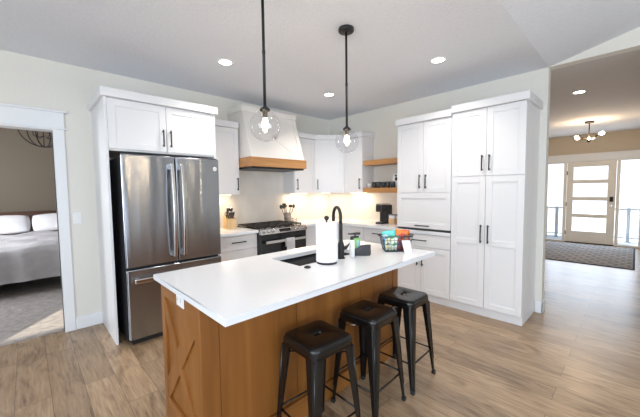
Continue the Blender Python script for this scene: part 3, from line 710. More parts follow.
# ================================================================== FAUCET, TOWEL, SOAP...
fx, fy = -2.512, -2.540
t = thing('kitchen_faucet', 'matte black gooseneck kitchen faucet behind the paper towel roll', 'faucet', (fx, fy, IH))
bm = NB(); lathe(bm, [(.029, 0), (.029, .006), (.024, .01), (.023, .10), (.017, .115), (.0135, .13), (.0135, .25)], (fx, fy, IH), 24); obj('column', bm, 'black', t)
bm = NB(); r = .076
dx_, dy_ = .45, .893
pts = [(fx, fy, IH+.24)]+[(fx+dx_*r*(1-math.cos(PI*k/16)), fy+dy_*r*(1-math.cos(PI*k/16)), IH+.290+r*math.sin(PI*k/16)) for k in range(0, 17)]+[(fx+dx_*2*r, fy+dy_*2*r, IH+.23)]
tube(bm, pts, .0125, 14); obj('spout', bm, 'black', t)
bm = NB(); lathe(bm, [(.0125, .24), (.017, .23), (.019, .14), (.016, .135)], (fx+dx_*2*r, fy+dy_*2*r, IH), 18); obj('spray_head', bm, 'black', t)
bm = NB(); tube(bm, [(fx+.02, fy-.005, IH+.07), (fx+.05, fy-.005, IH+.072), (fx+.062, fy-.005, IH+.08)], [.015, .014, .010], 12); tube(bm, [(fx+.055, fy-.005, IH+.075), (fx+.105, fy-.01, IH+.11)], [.006, .005], 8); obj('lever', bm, 'black', t)

tx, ty = -2.677, -2.561
t = thing('paper_towel_holder', 'upright black paper towel holder with ball finial on the island', 'holder', (tx, ty, IH))
bm = NB(); lathe(bm, [(.070, 0), (.070, .008), (.065, .012), (.004, .012)], (tx, ty, IH), 32); obj('base', bm, 'black', t)
bm = NB(); lathe(bm, [(.006, .012), (.006, .300)], (tx, ty, IH), 12); obj('rod', bm, 'black', t)
bm = NB(); ball(bm, (tx, ty, IH+.305), .017); obj('finial', bm, 'black', t)
bm = NB(); lathe(bm, [(.021, .014), (.072, .014), (.074, .02), (.074, .272), (.072, .278), (.021, .278), (.021, .014)], (tx, ty, IH), 40, False, False)
tag(obj('paper_towel_roll', bm, 'paper'), 'thick white paper towel roll standing on its black holder', 'paper towel')

bx, by = -2.428, -2.575
t = thing('soap_bottle', 'slim white soap bottle with black cap, right of the faucet', 'bottle', (bx, by, IH))
bm = NB(); lathe(bm, [(.016, 0), (.0185, .004), (.0185, .115), (.014, .128), (.012, .13)], (bx, by, IH), 20); obj('bottle', bm, 'white', t)
bm = NB(); lathe(bm, [(.0135, .128), (.0135, .15), (.006, .153)], (bx, by, IH), 16); obj('cap', bm, 'plastic', t)
# clear pump bottle of green liquid
px, py = -2.345, -2.535
M['greenliq'] = mat('green_soap', (0.30, 0.62, 0.22), 0.15); M['bluelabel'] = mat('blue_label', (0.35, 0.62, 0.75), 0.4)
t = thing('soap_dispenser', 'wide soap dispenser with green contents and a long black pump', 'soap dispenser', (px, py, IH))
bm = NB(); rings(bm, [rrect(.040, .026, .014, IH+z, 5, (px, py)) for z in (0, .12)]+[rrect(.03, .018, .012, IH+.13, 5, (px, py))]); d = obj('bottle', bm, 'greenliq', t, label='green tinted bottle')
bm = NB(); box(bm, (px-.012, py-.0275, IH+.03), (px+.014, py-.0262, IH+.11)); obj('label_patch', bm, 'bluelabel', d, label='pale blue label')
bm = NB(); box(bm, (px-.028, py-.017, IH+.13), (px+.028, py+.017, IH+.143), .003); lathe(bm, [(.006, .14), (.006, .16)], (px, py, IH), 10)
hexa(bm, [(px-.075, py-.014, IH+.162), (px+.04, py-.018, IH+.150), (px+.04, py+.018, IH+.150), (px-.075, py+.010, IH+.162)], [(px-.075, py-.014, IH+.170), (px+.04, py-.018, IH+.168), (px+.04, py+.018, IH+.168), (px-.075, py+.010, IH+.170)])
obj('pump', bm, 'plastic', t, label='long black pump head')
# sponge caddy with a slanted front
qx, qy = -2.352, -2.600
bm = NB()
sec = [(-.042, .0), (.042, .0), (.048, .012), (.047, .085), (.026, .082), (-.032, .048), (-.047, .03)]
c45 = (.72, -.69)
rs = []
for s_ in (-.024, .024): rs.append([(qx+u*c45[0]-s_*c45[1]*-1*.9, qy+u*c45[1]+s_*.72, IH+.001+z) for u, z in sec])
hexa(bm, rs[0], rs[1]); tag(obj('sponge_caddy', bm, 'plastic'), 'charcoal sponge caddy with slanted top beside the soap dispenser', 'caddy')

# ---- snack basket with packets and card
gx, gy = -2.000, -2.668
M['wire'] = mat('dark_wire', (0.04, 0.05, 0.06), 0.4, 0.6)
vd = Vector((.693, .719, 0)).normalized(); rt_ = Vector((vd.y, -vd.x, 0))
def gp(u, v, z): q = Vector((gx, gy, IH+z))+rt_*u+vd*v; return (q.x, q.y, q.z)
t = thing('wire_basket', 'flared dark wire basket full of snack packets on the island', 'basket', (gx, gy, IH))
bm = NB()
BU, BV = .090, .064
def bring(hu, hv, z, r): 
    pts = [(hu, hv), (-hu, hv), (-hu, -hv), (hu, -hv), (hu, hv)]
    tube(bm, [gp(u, v, z) for u, v in pts], r, 6)
for k, z in enumerate((.002, .03, .06, .09)): bring(BU+.02*z/.09, BV+.014*z/.09, z+.002, .0018)
bring(.116, .082, .122, .004)
for k in range(9):
    a_ = -1+2*k/8
    for s_ in (-1, 1): tube(bm, [gp(a_*BU, s_*BV, .003), gp(a_*.115, s_*.082, .122)], .0014, 5)
for k in range(7):
    a_ = -1+2*k/6
    for s_ in (-1, 1): tube(bm, [gp(s_*BU, a_*BV, .003), gp(s_*.116, a_*.081, .122)], .0014, 5)
box(bm, (gx-.001, gy-.001, IH+.001), (gx+.001, gy+.001, IH+.002))
obj('wire_frame', bm, 'wire', t)
bm = NB(); rings(bm, [[gp(BU*sx, BV*sy, z) for sx, sy in ((1, 1), (-1, 1), (-1, -1), (1, -1))] for z in (.001, .003)], smooth=False); obj('bottom', bm, 'wire', t)
bm = NB()
for s_ in (-1, 1): tube(bm, [gp(s_*.116, -.03, .122), gp(s_*.140, -.025, .128), gp(s_*.140, .025, .128), gp(s_*.116, .03, .122)], .004, 8)
obj('handle', bm, 'wire', t)
def packet(u, v, z, w, h, d, tilt, yaw, col, lab, col2=None):
    m_ = mat('packet_foil', col, 0.3); bm = NB()
    if col2:
        b0 = m_.node_tree.nodes['Principled BSDF']; tc_ = N(m_, 'ShaderNodeTexCoord'); vz = N(m_, 'ShaderNodeTexVoronoi'); vz.inputs['Scale'].default_value = 28
        L(m_, tc_, 'Object', vz, 'Vector'); rp = N(m_, 'ShaderNodeValToRGB'); rp.color_ramp.interpolation = 'CONSTANT'
        rp.color_ramp.elements[0].color = (*col, 1); rp.color_ramp.elements[1].color = (*col2, 1); rp.color_ramp.elements[1].position = .55
        rr_ = N(m_, 'ShaderNodeSeparateColor'); L(m_, vz, 'Color', rr_, 'Color'); L(m_, rr_, 'Red', rp, 'Fac'); L(m_, rp, 'Color', b0, 'Base Color')
    ny, nx = 8, 6; R_ = Matrix.Rotation(yaw, 3, 'Z') @ Matrix.Rotation(tilt, 3, 'Y')
    base = Vector(gp(u, v, z)); F_ = []; B_ = []
    for j in range(ny+1):
        for i in range(nx+1):
            a_, b2 = i/nx*2-1, j/ny*2-1
            th = d/2*max(0.05, (1-abs(a_)**2.5))*max(0.04, (1-abs(b2)**3))
            loc = Vector((a_*w/2, 0, (b2+1)/2*h))
            F_.append(bm.verts.new(base+R_@(loc+Vector((0, -th, 0))))); B_.append(bm.verts.new(base+R_@(loc+Vector((0, th, 0)))))
    for j in range(ny):
        for i in range(nx):
            k = j*(nx+1)+i
            bm.faces.new((F_[k], F_[k+1], F_[k+nx+2], F_[k+nx+1])).smooth = True; bm.faces.new((B_[k], B_[k+nx+1], B_[k+nx+2], B_[k+1])).smooth = True
    for j in range(ny):
        for i in (0, nx): k = j*(nx+1)+i; bm.faces.new((F_[k], F_[k+nx+1], B_[k+nx+1], B_[k]))
    for i in range(nx):
        for j in (0, ny): k = j*(nx+1)+i; bm.faces.new((F_[k], F_[k+1], B_[k+1], B_[k]))
    return tag(obj('snack_packet', bm, m_), lab, 'snack packet', 'snack packets in the wire basket')
y45 = math.atan2(rt_.y, rt_.x)
packet(-.03, .045, .03, .11, .125, .02, -.12, y45, (0.15, 0.72, 0.66), 'bright turquoise snack packet sticking out at the basket back left')
packet(.055, .04, .03, .11, .135, .02, .12, y45-.1, (0.72, 0.07, 0.03), 'red snack packet sticking up highest at the basket right', (0.85, 0.22, 0.03))
packet(-.062, -.005, .006, .055, .125, .022, -.2, y45+.2, (0.10, 0.33, 0.60), 'blue snack packet at the left end of the basket', (0.55, 0.68, 0.75))
packet(-.022, -.035, .006, .06, .118, .022, .1, y45-.1, (0.75, 0.78, 0.70), 'white and green snack packet in the middle of the basket', (0.10, 0.45, 0.25))
packet(.028, -.038, .006, .055, .105, .02, -.1, y45, (0.25, 0.05, 0.05), 'dark red snack packet low in the basket front', (0.06, 0.06, 0.12))
packet(-.070, -.048, .006, .04, .105, .014, .0, y45, (0.75, 0.72, 0.45), 'pale yellow snack packet at the basket front left corner', (0.08, 0.32, 0.35))
packet(.072, -.02, .006, .05, .118, .022, .15, y45, (0.35, 0.10, 0.06), 'brown snack packet behind the white card', (0.10, 0.10, 0.12))
packet(.00, .008, .02, .06, .10, .022, .3, y45, (0.10, 0.50, 0.55), 'teal and navy snack packet leaning in the basket centre', (0.05, 0.09, 0.25))
bm = NB()
q = [(.046, -.100, .001), (.108, -.094, .001), (.092, -.082, .095), (.028, -.085, .095)]
V1 = [Vector(gp(*p)) for p in q]; V2 = [p-vd*.0012 for p in V1]
# clear the basket: card leans on its front right corner
for lst in (V1, V2):
    for p in lst: p -= vd*.004
hexa(bm, V1, V2); tag(obj('note_card', bm, 'white'), 'small white card leaning against the front of the wire basket', 'card')

# ---- counter by the range
kx, ky = -2.165, -.20
t = thing('knife_block', 'pale wooden knife block at the counter left of the range', 'knife block', (kx, ky, .914))
bm = NB()
hexa(bm, [(kx-.06, ky+.05, .914), (kx+.07, ky+.05, .914), (kx+.07, ky-.065, .914), (kx-.06, ky-.065, .914)], [(kx-.06, ky+.055, 1.095), (kx+.07, ky+.055, 1.095), (kx+.07, ky-.045, 1.045), (kx-.06, ky-.045, 1.045)])
obj('block', bm, 'lightwood', t)
lk = ['kitchen knife with black handle, front left in the knife block', 'kitchen knife with black handle, front middle in the knife block', 'kitchen knife with black handle, front right in the knife block',
      'kitchen knife with tall black handle, back left in the knife block', 'kitchen knife with tall black handle, back middle in the knife block', 'kitchen knife with tall black handle, back right in the knife block']
i = 0
for yy, zb_, hh in ((-.02, 1.060, .08), (.03, 1.087, .105)):
    for xx in (-.025, .005, .035):
        bm = NB(); tube(bm, [(kx+xx, ky+yy, zb_-.01), (kx+xx, ky+yy-.012, zb_+.02), (kx+xx+.002, ky+yy-.035, zb_+hh)], [.009, .0115, .0135], 8)
        k_ = obj('knife', bm, 'plastic', None, origin=(kx+xx, ky+yy, zb_)); tag(k_, lk[i], 'knife', 'knives in the block'); i += 1
        bm = NB(); ball(bm, (kx+xx+.002, ky+yy-.037, zb_+hh), .0105, n=8); obj('steel_cap', bm, 'chrome', k_, label='steel end cap')
t = thing('kitchen_scissors', 'black-handled scissors at the left of the knife block', 'scissors', (kx-.045, ky+.0, 1.06))
for s_ in (-1, 1):
    bm = NB(); c_ = (kx-.045+s_*.016, ky-.02, 1.115)
    tube(bm, [(c_[0]+.014*math.cos(a_*PI/8), c_[1], c_[2]+.024*math.sin(a_*PI/8)) for a_ in range(17)], .0045, 8, False); tube(bm, [(kx-.045-s_*.002, ky-.01, 1.05), (c_[0], c_[1], c_[2]-.022)], .005, 8)
    obj('finger_loop', bm, 'plastic', t)
# utensil crock
ux, uy = -1.115, -.125
t = thing('utensil_crock', 'ribbed taupe utensil crock on the counter right of the range', 'crock', (ux, uy, .914))
bm = NB(); lathe(bm, [(.05, 0), (.055, .004), (.056, .15), (.052, .155), (.049, .15), (.048, .01), (.004, .008)], (ux, uy, .914), 24); obj('crock', bm, mat('taupe_glaze', (0.33, 0.26, 0.21), 0.4), t)
bm = NB()
for k in range(18):
    a_ = 2*PI*k/18; tube(bm, [(ux+.0565*math.cos(a_), uy+.0565*math.sin(a_), .925), (ux+.0565*math.cos(a_), uy+.0565*math.sin(a_), 1.06)], .0025, 5)
obj('ribs', bm, 'steel2', t)
def utensil(name, dx, dy, tilt, kind, lab):
    a0 = Vector((ux+dx*.3, uy+dy*.3, .93)); a1 = Vector((ux+dx, uy+dy, 1.09)); dr = (a1-a0).normalized(); a2 = a1+dr*.055
    bm = NB(); tube(bm, [a0, a1, a2], .005, 8)
    hd = a2+dr*.03
    if kind == 'spoon': ball(bm, hd, .034, .75, .35, 1.0, 10)
    elif kind == 'ladle': ball(bm, hd, .036, 1, .8, .7, 10)
    elif kind == 'spatula': box(bm, (hd.x-.028, hd.y-.003, hd.z-.04), (hd.x+.028, hd.y+.003, hd.z+.045), .002)
    else:
        for k in range(6):
            q_ = k*PI/6; tube(bm, [a2, hd+Vector((math.cos(q_)*.02, math.sin(q_)*.02, 0)), hd+dr*.045, hd+Vector((-math.cos(q_)*.02, -math.sin(q_)*.02, 0)), a2], .0022, 5)
    tag(obj(name, bm, 'plastic', None, origin=tuple(a0)), lab, 'utensil', 'utensils in the crock')
utensil('cooking_spoon', -.105, -.01, 0, 'spoon', 'black cooking spoon leaning furthest left in the crock')
utensil('spatula', -.045, .015, 0, 'spatula', 'black spatula left of centre in the crock')
utensil('ladle', .035, -.015, 0, 'ladle', 'black ladle right of centre in the crock')
utensil('cooking_spoon', .095, .0, 0, 'spoon', 'black cooking spoon leaning furthest right in the crock')
utensil('whisk', .0, .035, 0, 'whisk', 'black whisk at the back of the crock')
for (sx_, sy_, lb) in ((-1.155, -.30, 'clear glass shaker with steel top, nearer the range grates'), (-1.09, -.30, 'clear glass shaker with steel top, to the right of its twin')):
    t = thing('glass_shaker', lb, 'shaker', (sx_, sy_, .914))
    bm = NB(); lathe(bm, [(.018, 0), (.02, .003), (.017, .06), (.015, .062)], (sx_, sy_, .914), 16); obj('jar', bm, glass('shaker_glass', (.85, .83, .8), .5), t)
    bm = NB(); lathe(bm, [(.0165, .062), (.0165, .075), (.008, .083), (.002, .084)], (sx_, sy_, .914), 16); obj('lid', bm, 'chrome', t)
# coffee maker
cx_, cy_ = -.30, -1.40
t = thing('coffee_maker', 'black single-serve coffee maker under the open shelves', 'coffee maker', (cx_, cy_, .914))
bm = NB(); box(bm, (cx_-.13, cy_-.055, .914), (cx_+.14, cy_+.055, .940), .006, 2); obj('base', bm, 'plastic', t)
bm = NB(); box(bm, (cx_-.02, cy_-.06, .940), (cx_+.14, cy_+.06, 1.19), .012, 3); obj('tank', bm, 'plastic', t)
bm = NB(); box(bm, (cx_-.13, cy_-.056, 1.09), (cx_-.021, cy_+.056, 1.195), .014, 3); obj('brew_head', bm, 'plastic', t)
bm = NB(); box(bm, (cx_-.125, cy_-.055, 1.196), (cx_+.10, cy_+.055, 1.212), .006, 2); obj('lid', bm, 'steel2', t, label='grey metal lid')
bm = NB(); box(bm, (cx_-.12, cy_-.045, .941), (cx_-.03, cy_+.045, .948), .002); obj('drip_tray', bm, 'steel2', t)
bx_, by_ = -.30, -1.565
t = thing('storage_canister', 'small tan canister with grey tray lid beside the coffee maker', 'canister', (bx_, by_, .914))
bm = NB(); box(bm, (bx_-.05, by_-.05, .914), (bx_+.05, by_+.05, 1.00), .008, 2); obj('canister', bm, mat('tan_box', (0.62, 0.42, 0.24), 0.5), t)
bm = NB(); box(bm, (bx_-.048, by_-.048, 1.001), (bx_+.048, by_+.048, 1.045), .006); obj('white_band', bm, 'white', t)
bm = NB(); box(bm, (bx_-.06, by_-.062, 1.046), (bx_+.06, by_+.062, 1.058), .003); obj('lid', bm, mat('grey_lid', (0.15, 0.15, 0.17), 0.5), t)
# cups on the lower shelf
ys_ = [-1.15, -1.235, -1.32, -1.405, -1.49]
dd = ['leftmost dark cup of the row, next to the white bowl', 'second dark cup from the white bowl', 'middle dark cup in the row on the lower shelf', 'second-to-last dark cup from the white hutch', 'dark cup nearest the hutch, under the small picture']
for y, lb in zip(ys_, dd):
    bm = NB(); lathe(bm, [(.028, 0), (.034, .003), (.036, .09), (.034, .09), (.031, .006), (.002, .005)], (-.19, y, 1.446), 22)
    c_ = tag(obj('cup', bm, 'ceramic', None, origin=(-.19, y, 1.446)), lb, 'cup', 'dark cups on the lower shelf')
    bm = NB(); tube(bm, [(-.224, y, 1.446+.075), (-.248, y, 1.446+.065), (-.248, y, 1.446+.035), (-.222, y, 1.446+.022)], .004, 6); obj('cup_handle', bm, 'ceramic', c_)
bm = NB(); lathe(bm, [(.02, 0), (.025, .004), (.042, .05), (.044, .065), (.041, .065), (.022, .008), (.002, .006)], (-.19, -1.06, 1.446), 24)
tag(obj('bowl', bm, 'white'), 'small white bowl at the left end of the lower shelf', 'bowl')
t = thing('framed_picture', 'small black and white framed picture on the lower shelf', 'picture', (-.12, -1.52, 1.446))
bm = NB(); box(bm, (-.13, -1.60, 1.446), (-.115, -1.45, 1.66), .002); obj('mat_board', bm, 'white', t)
bm = NB()
for a, c in (((-.136, -1.60, 1.446), (-.131, -1.585, 1.66)), ((-.136, -1.465, 1.446), (-.131, -1.45, 1.66)), ((-.136, -1.585, 1.446), (-.131, -1.465, 1.46)), ((-.136, -1.585, 1.646), (-.131, -1.465, 1.66))): box(bm, a, c)
obj('frame', bm, 'white', t)
bm = NB(); ball(bm, (-.133, -1.505, 1.575), .024, .15, .9, 1.2, 8); ball(bm, (-.133, -1.50, 1.625), .016, .15, 1.2, .8, 8); box(bm, (-.1335, -1.51, 1.59), (-.1315, -1.502, 1.62)); obj('print', bm, 'black', t, label='black blot design')

# ================================================================== STOOLS
SH = .632
def make_stool():
    t = thing('bar_stool', 'black metal bar stool', 'bar stool', (0, 0, 0), 'metal bar stools along the island')
    nn_ = 6
    seat = [rrect(.030, .012, .010, SH-.014, nn_), rrect(.032, .014, .0115, SH-.003, nn_), rrect(.037, .019, .014, SH, nn_), rrect(.124, .124, .034, SH, nn_), rrect(.133, .133, .038, SH-.001, nn_), rrect(.140, .140, .042, SH-.006, nn_), rrect(.143, .143, .044, SH-.014, nn_), rrect(.148, .148, .047, SH-.055, nn_), rrect(.144, .144, .044, SH-.055, nn_), rrect(.139, .139, .042, SH-.018, nn_), rrect(.125, .125, .036, SH-.006, nn_), rrect(.045, .03, .014, SH-.014, nn_), rrect(.030, .012, .010, SH-.014, nn_)]
    bm = NB(); rings(bm, seat, False, False); obj('seat', bm, 'stoolm', t)
    def corner(z):      # leg corner position at height z
        k = (SH-.03-z)/(SH-.03); return .141+.036*k
    for sx, sy in ((-1, -1), (1, -1), (1, 1), (-1, 1)):
        bm = NB(); rs = []
        for z in (SH-.022, SH-.06, SH-.15, .35, .22, .1, .02):
            k = (SH-.02-z)/(SH-.02); c = corner(z); w = .072*(1-k)+.022*k; r = .022*(1-k)+.009*k; th = .0035
            out = [(c-w, c), (c-r, c), (c-r*.3, c-r*.3*.25), (c-r*.0-.0, c-r), (c, c-w)]
            out = [(c-w, c), (c-r, c), (c-r*.29, c-r*.29), (c, c-r), (c, c-w)]
            mid = [(c-th, c-w), (c-th, c-r-th), (c-r*.29-th, c-r*.29-th), (c-r-th, c-th), (c-w, c-th)]
            ring = [(sx*a, sy*b2, z) for a, b2 in out+mid]
            rs.append(ring)
        rings(bm, rs, smooth=False)
        # pressed rib down the outer corner
        cz = [(z, corner(z)+.0005-(.022*(1-(SH-.02-z)/(SH-.02))+.009*((SH-.02-z)/(SH-.02)))*.29) for z in (SH-.06, .35, .12)]
        tube(bm, [(sx*c, sy*c, z) for z, c in cz], [.006, .005, .003], 6)
        lg = obj('leg', bm, 'stoolm', t)
        c = corner(0)-.009; bm = NB(); box(bm, (sx*(c-.013), sy*(c-.013), 0), (sx*(c+.013), sy*(c+.013), .028), .004, 2); obj('foot_cap', bm, 'plastic', lg, label='black rubber foot')
    z = .20; c = corner(z)-.007
    for a, b2 in (((-c, -c), (c, -c)), ((c, -c), (c, c)), ((c, c), (-c, c)), ((-c, c), (-c, -c))):
        bm = NB(); tube(bm, [(a[0], a[1], z), (b2[0], b2[1], z)], .0058, 8); obj('footrest_bar', bm, 'stoolm', t)
    z = SH-.10; c = corner(z)-.012
    for a, b2 in (((-c, -c), (c, c)), ((c, -c), (-c, c))):
        bm = NB(); tube(bm, [(a[0], a[1], z), (b2[0], b2[1], z-.006)], .004, 6); obj('cross_brace', bm, 'steel2', t, label='thin steel brace under the seat')
    return t
st = make_stool()
for i, (x, y, r_, lb) in enumerate(((-3.010, -2.812, -3, 'black metal bar stool nearest the camera, the leftmost of the three'), (-2.540, -2.806, 2, 'black metal bar stool in the middle of the three'), (-2.110, -2.808, 2, 'black metal bar stool farthest right, near the white pantry'))):
    o = st if i == 0 else copy_tree(st)
    o.location = (x, y, 0); o.rotation_euler = (0, 0, math.radians(r_)); o['label'] = lb

# ================================================================== PENDANTS
def pendant(x, y, gz, gr, lb):
    t = thing('pendant_light', lb, 'pendant light', (x, y, H), 'globe pendants over the island')
    bm = NB(); lathe(bm, [(.004, -.028), (.055, -.028), (.062, -.024), (.062, 0), (.01, 0)], (x, y, H), 28); obj('canopy', bm, 'black', t)
    top = gz+gr
    bm = NB(); lathe(bm, [(.0092, -.028), (.0092, top+.030-H)], (x, y, H), 12); lathe(bm, [(.011, top+.37-H), (.011, top+.35-H)], (x, y, H), 12); obj('rod', bm, 'black', t)
    bm = NB(); lathe(bm, [(.009, .035), (.013, .024), (.028, .012), (.034, .003), (.033, -.004), (.016, -.008), (.015, -.045), (.011, -.048)], (x, y, top), 24); obj('socket', bm, 'black', t)
    n = 30; a0 = .20
    prof = [(gr*math.sin(a0+(PI-a0)*k/n), gr*math.cos(a0+(PI-a0)*k/n)) for k in range(n+1)]; prof[-1] = (.0005, -gr)
    bm = NB(); lathe(bm, prof, (x, y, gz), 40, False, True); obj('globe', bm, 'globe', t, label='clear glass globe')
    bm = NB(); zc = gz+.012; lathe(bm, [(.010, .05), (.011, .04), (.019, .012), (.023, -.004), (.019, -.02), (.010, -.028), (.002, -.03)], (x, y, zc), 20); b_ = obj('bulb', bm, 'bulb', t, label='glowing bulb')
    l_ = lamp('POINT', 'pendant_lamp', (x, y, gz-.075), 4.5, WARM, shadow_soft_size=.03)
pendant(-3.006, -2.346, 1.833, .098, 'clear globe pendant nearer the camera, over the island left')
pendant(-2.210, -2.342, 1.817, .095, 'clear globe pendant farther away, with its black ceiling canopy visible')

# ================================================================== DOWNLIGHTS
def downlight(x, y, lb, e=16, z=H, r=.06):
    t = thing('downlight', lb, 'downlight', (x, y, z), 'recessed ceiling downlights')
    bm = NB(); lathe(bm, [(r+.018, -.001), (r+.018, -.005), (r+.002, -.006), (r, -.001)], (x, y, z), 30, False, False); obj('trim_ring', bm, 'trim', t)
    bm = NB(); lathe(bm, [(.002, -.003), (r, -.003), (r, -.0005), (.002, -.0005)], (x, y, z), 30); obj('lens', bm, 'led', t, label='glowing lens')
    d = lamp('SPOT', 'downlight_lamp', (x, y, z-.02), e*3.2, SOFT, spot_size=math.radians(125), spot_blend=.9, shadow_soft_size=.05)
downlight(-2.623, -1.10, 'glowing recessed downlight in front of the range hood')
downlight(-1.106, -1.071, 'glowing recessed downlight toward the corner, smallest looking on the kitchen ceiling')
downlight(-1.076, -2.576, 'glowing recessed downlight in front of the tall white pantry')
downlight(1.367, -3.419, 'glowing recessed downlight in the foyer ceiling', 10)
downlight(-2.62, -3.15, 'glowing recessed downlight above the three stools', 9)
downlight(-4.15, -2.576, 'glowing recessed downlight above the end of the island', 6)

# ================================================================== UNDER-CABINET LIGHTS
def strip(a, c, lb, e):
    bm = NB(); box(bm, a, c, .001); tag(obj('light_strip', bm, 'strip'), lb, 'light strip', 'under-cabinet light strips')
    m_ = [(a[i]+c[i])/2 for i in range(3)]
    lx, ly = abs(a[0]-c[0]), abs(a[1]-c[1])
    d = lamp('AREA', 'under_cabinet_lamp', (m_[0], m_[1], min(a[2], c[2])-.004), e, WARM, shape='RECTANGLE', size=lx, size_y=ly)
strip((-2.50, -.14, 1.364), (-2.10, -.12, 1.371), 'warm light strip under the cabinet beside the fridge', 2.0)
strip((-1.05, -.14, 1.364), (-.70, -.12, 1.371), 'warm light strip under the cabinet right of the hood', 2.2)
strip((-.40, -.20, 1.364), (-.20, -.18, 1.371), 'warm light strip under the diagonal corner cabinet', 1.8)
strip((-.14, -.95, 1.364), (-.12, -.62, 1.371), 'warm light strip under the cabinet beside the shelves', 2.4)

# ================================================================== FOYER
lx, ly = 3.944, -3.32
t = thing('flush_ceiling_light', 'dark bronze branching ceiling light with bare bulbs in the foyer', 'ceiling light', (lx, ly, H))
bm = NB(); lathe(bm, [(.004, -.035), (.07, -.035), (.075, -.03), (.075, 0), (.01, 0)], (lx, ly, H), 28); obj('canopy', bm, 'bronze', t)
bm = NB(); lathe(bm, [(.009, -.03), (.009, -.30), (.022, -.31), (.026, -.40), (.015, -.41)], (lx, ly, H), 16); obj('stem', bm, 'bronze', t)
for k, (ax, ay, az) in enumerate(((-.55, .80, .02), (.25, .80, .08), (-.98, -.1, -.01), (.30, -.95, .10), (.9, -.2, .04), (-.35, -.90, .10))):
    v = Vector((ax, ay, 0)).normalized(); c = Vector((lx, ly, H-.345)); e1 = c+v*.14+Vector((0, 0, az*.6)); e2 = c+v*.165+Vector((0, 0, az*.7)); e3 = c+v*.235+Vector((0, 0, az))
    if k == 2: e1 = c+v*.10+Vector((0, 0, -.01)); e2 = c+v*.12+Vector((0, 0, -.01)); e3 = c+v*.18+Vector((0, 0, -.01))
    bm = NB(); tube(bm, [c, e1], .008, 8); tube(bm, [e1, e2], .018, 10); a_ = obj('arm', bm, 'bronze', t)
    bm = NB(); tube(bm, [e2, e2.lerp(e3, .3), e2.lerp(e3, .75), e3], [.013, .024, .024, .008], 12); obj('bulb', bm, 'bulb2', a_, label='glowing clear bulb')
lamp('POINT', 'foyer_fixture_lamp', (lx-.05, ly, H-.26), 22, WARM, shadow_soft_size=.12)
t = thing('entry_rug', 'grey-brown woven rug with dark border before the front door', 'rug', (4.4, -3.2, 0))
RA = ((3.24, -4.04), (5.78, -2.30))
bm = NB(); box(bm, (RA[0][0]+.03, RA[0][1]+.03, .001), (RA[1][0]-.03, RA[1][1]-.03, .010), .002); obj('weave', bm, 'rug', t)
bm = NB(); (xa, ya_), (xb, yb_) = RA
box(bm, (xa, ya_, .001), (xa+.03, yb_, .011), .002); box(bm, (xb-.03, ya_, .001), (xb, yb_, .011), .002); box(bm, (xa+.03, ya_, .001), (xb-.03, ya_+.03, .011), .002); box(bm, (xa+.03, yb_-.03, .001), (xb-.03, yb_, .011), .002)
obj('border', bm, 'rugedge', t, label='dark bound border')
# porch railing, two runs as seen through the sidelights
def railing(y0, y1, posts, lb):
    t = thing('porch_railing', lb, 'railing', (7.62, (y0+y1)/2, -.1)); X = 7.62
    bm = NB(); box(bm, (X-.02, y0, .78), (X+.02, y1, .82), .003); obj('top_rail', bm, 'railing', t)
    bm = NB(); box(bm, (X-.015, y0, .0), (X+.015, y1, .03), .003); obj('bottom_rail', bm, 'railing', t)
    for y in posts:
        bm = NB(); box(bm, (X-.035, y-.035, -.1), (X+.035, y+.035, .84), .003); box(bm, (X-.06, y-.06, -.1), (X+.06, y+.06, -.085), .003); obj('post', bm, 'railing', t)
    y = y0+.09
    while y < y1-.02:
        bm = NB(); box(bm, (X-.007, y-.007, .03), (X+.007, y+.007, .78)); obj('baluster', bm, 'railing', t); y += .11
railing(-4.5, -3.60, (-3.89,), 'blue-grey porch railing seen through the right sidelight')
railing(-2.68, -1.95, (-2.07, -2.33), 'blue-grey porch railing seen through the left sidelight')

# ================================================================== BEDROOM
t = thing('bed', 'bed with dark wooden headboard and white bedding beyond the doorway', 'bed', (-4.55, 3.0, 0))
bxa, bxb, bya, byb = -5.5, -3.55, 1.93, 4.05
bm = NB(); box(bm, (bxa, byb+.25, .0), (bxb+.0, byb+.33, 1.07), .01, 2); obj('headboard', bm, 'darkwood', t, label='dark wooden headboard')
bm = NB(); box(bm, (bxa+.05, bya+.12, .18), (bxb-.05, byb+.25, .30), .01)
for x in (bxa+.12, bxb-.18):
    for y in (bya+.15, byb+.1): box(bm, (x, y, 0), (x+.06, y+.06, .16))
obj('bed_frame', bm, 'darkwood', t)
bm = NB(); box(bm, (bxa+.03, bya+.05, .30), (bxb-.03, byb+.24, .60), .05, 3); obj('mattress', bm, 'white', t)
# draped duvet
bm = NB(); nx, ny = 40, 40; ux0, ux1, uy0, uy1 = bxa-.02, bxb+.02, bya-.0, byb-.25
rows = []
def duv(s, tt):
    # s across incl. drops, tt along incl. foot drop
    x = ux0+(ux1-ux0)*min(max(s, 0), 1); y = uy0+(uy1-uy0)*max(tt, 0)
    dpx = max(0, -s, s-1); dpy = max(0, -tt); dp = max(dpx*2.1, dpy*2.7)
    z = .70-.0*dp-min(dp, .50)+.02*math.sin(x*9)*math.sin(y*7)*(1-min(dp*3, 1))
    if dp > 0:
        w_ = .018*math.sin((x+y)*22+math.sin(x*7)*2)
        if dpy*2.7 >= dpx*2.1: y -= .03+w_+.05*dp
        else: x += (1 if s > 1 else -1)*(.03+w_+.05*dp)
    else: z -= .05*max(0, (.04-min(s, 1-s, tt)))/.04
    return (x, y, z)
for j in range(ny+1):
    tt = -.2+1.2*j/ny; rows.append([bm.verts.new(duv(-.2+1.4*i/nx, tt)) for i in range(nx+1)])
for j in range(ny):
    for i in range(nx): bm.faces.new((rows[j][i], rows[j][i+1], rows[j+1][i+1], rows[j+1][i])).smooth = True
bmesh.ops.solidify(bm, geom=bm.faces[:], thickness=.02)
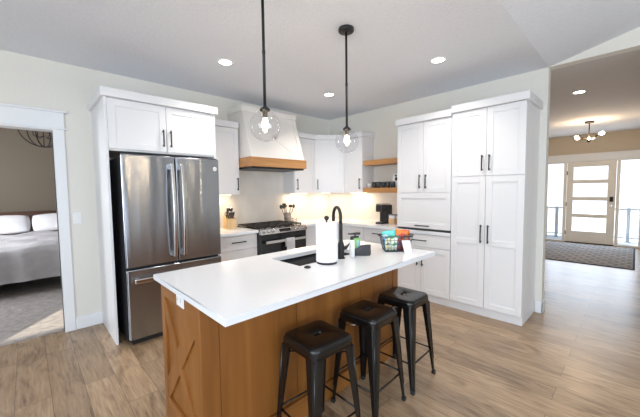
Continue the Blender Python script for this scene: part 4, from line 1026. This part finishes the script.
obj('duvet', bm, 'linen', t, label='white duvet hanging over the foot end')
def pillow(x, lb):
    bm = NB(); n = 14; F_ = []
    for s_ in (1, -1):
        g_ = []
        for j in range(n+1):
            for i in range(n+1):
                a_, b2 = i/n*2-1, j/n*2-1
                th = .085*(max(0, 1-abs(a_)**2.4)*max(0, 1-abs(b2)**2.4))**.5
                pin = 1-.06*(a_*a_*b2*b2)
                p = Vector((a_*.36*pin, b2*.24*pin, s_*th)); p = Matrix.Rotation(math.radians(38), 3, 'X') @ p
                g_.append(bm.verts.new(p+Vector((x, 3.98, .86))))
        F_.append(g_)
        for j in range(n):
            for i in range(n):
                k = j*(n+1)+i; bm.faces.new((g_[k], g_[k+1], g_[k+n+2], g_[k+n+1])).smooth = True
    bmesh.ops.remove_doubles(bm, verts=bm.verts[:], dist=.0005)
    tag(obj('pillow', bm, 'pillow'), lb, 'pillow', 'pillows on the bed')
pillow(-4.46, 'white pillow at the left, partly cut by the photo edge'); pillow(-3.72, 'white pillow behind the doorway casing, on the bed right')
ox, oy, oz, orr = -3.90, 2.2, 2.40, .28
t = thing('orb_chandelier', 'dark metal ring orb chandelier hanging in the bedroom', 'chandelier', (ox, oy, H))
for k, (rx_, rz_) in enumerate(((0, 0.15), (0, 1.2), (0, 2.25), (PI/2, 0))):
    bm = NB(); pts = []
    R_ = Matrix.Rotation(rz_, 3, 'Z') @ Matrix.Rotation(rx_, 3, 'X')
    for q in range(41):
        a_ = 2*PI*q/40; pts.append(Vector((ox, oy, oz))+R_ @ Vector((orr*math.cos(a_), 0, orr*math.sin(a_))))
    tube(bm, pts, .008, 8, False); obj('ring', bm, 'bronze', t)
bm = NB(); tube(bm, [(ox, oy, H), (ox, oy, oz-orr-.015)], .006, 8); lathe(bm, [(.06, 0), (.06, -.02), (.01, -.025)], (ox, oy, H), 20); obj('stem', bm, 'bronze', t)
bm = NB()
for k in range(4):
    a_ = k*PI/2+.5; v = Vector((math.cos(a_), math.sin(a_), 0)); c = Vector((ox, oy, oz-.12))
    tube(bm, [c, c+v*.08+Vector((0, 0, -.03)), c+v*.13, c+v*.13+Vector((0, 0, .07))], .007, 8)
obj('candle_arms', bm, 'bronze', t)
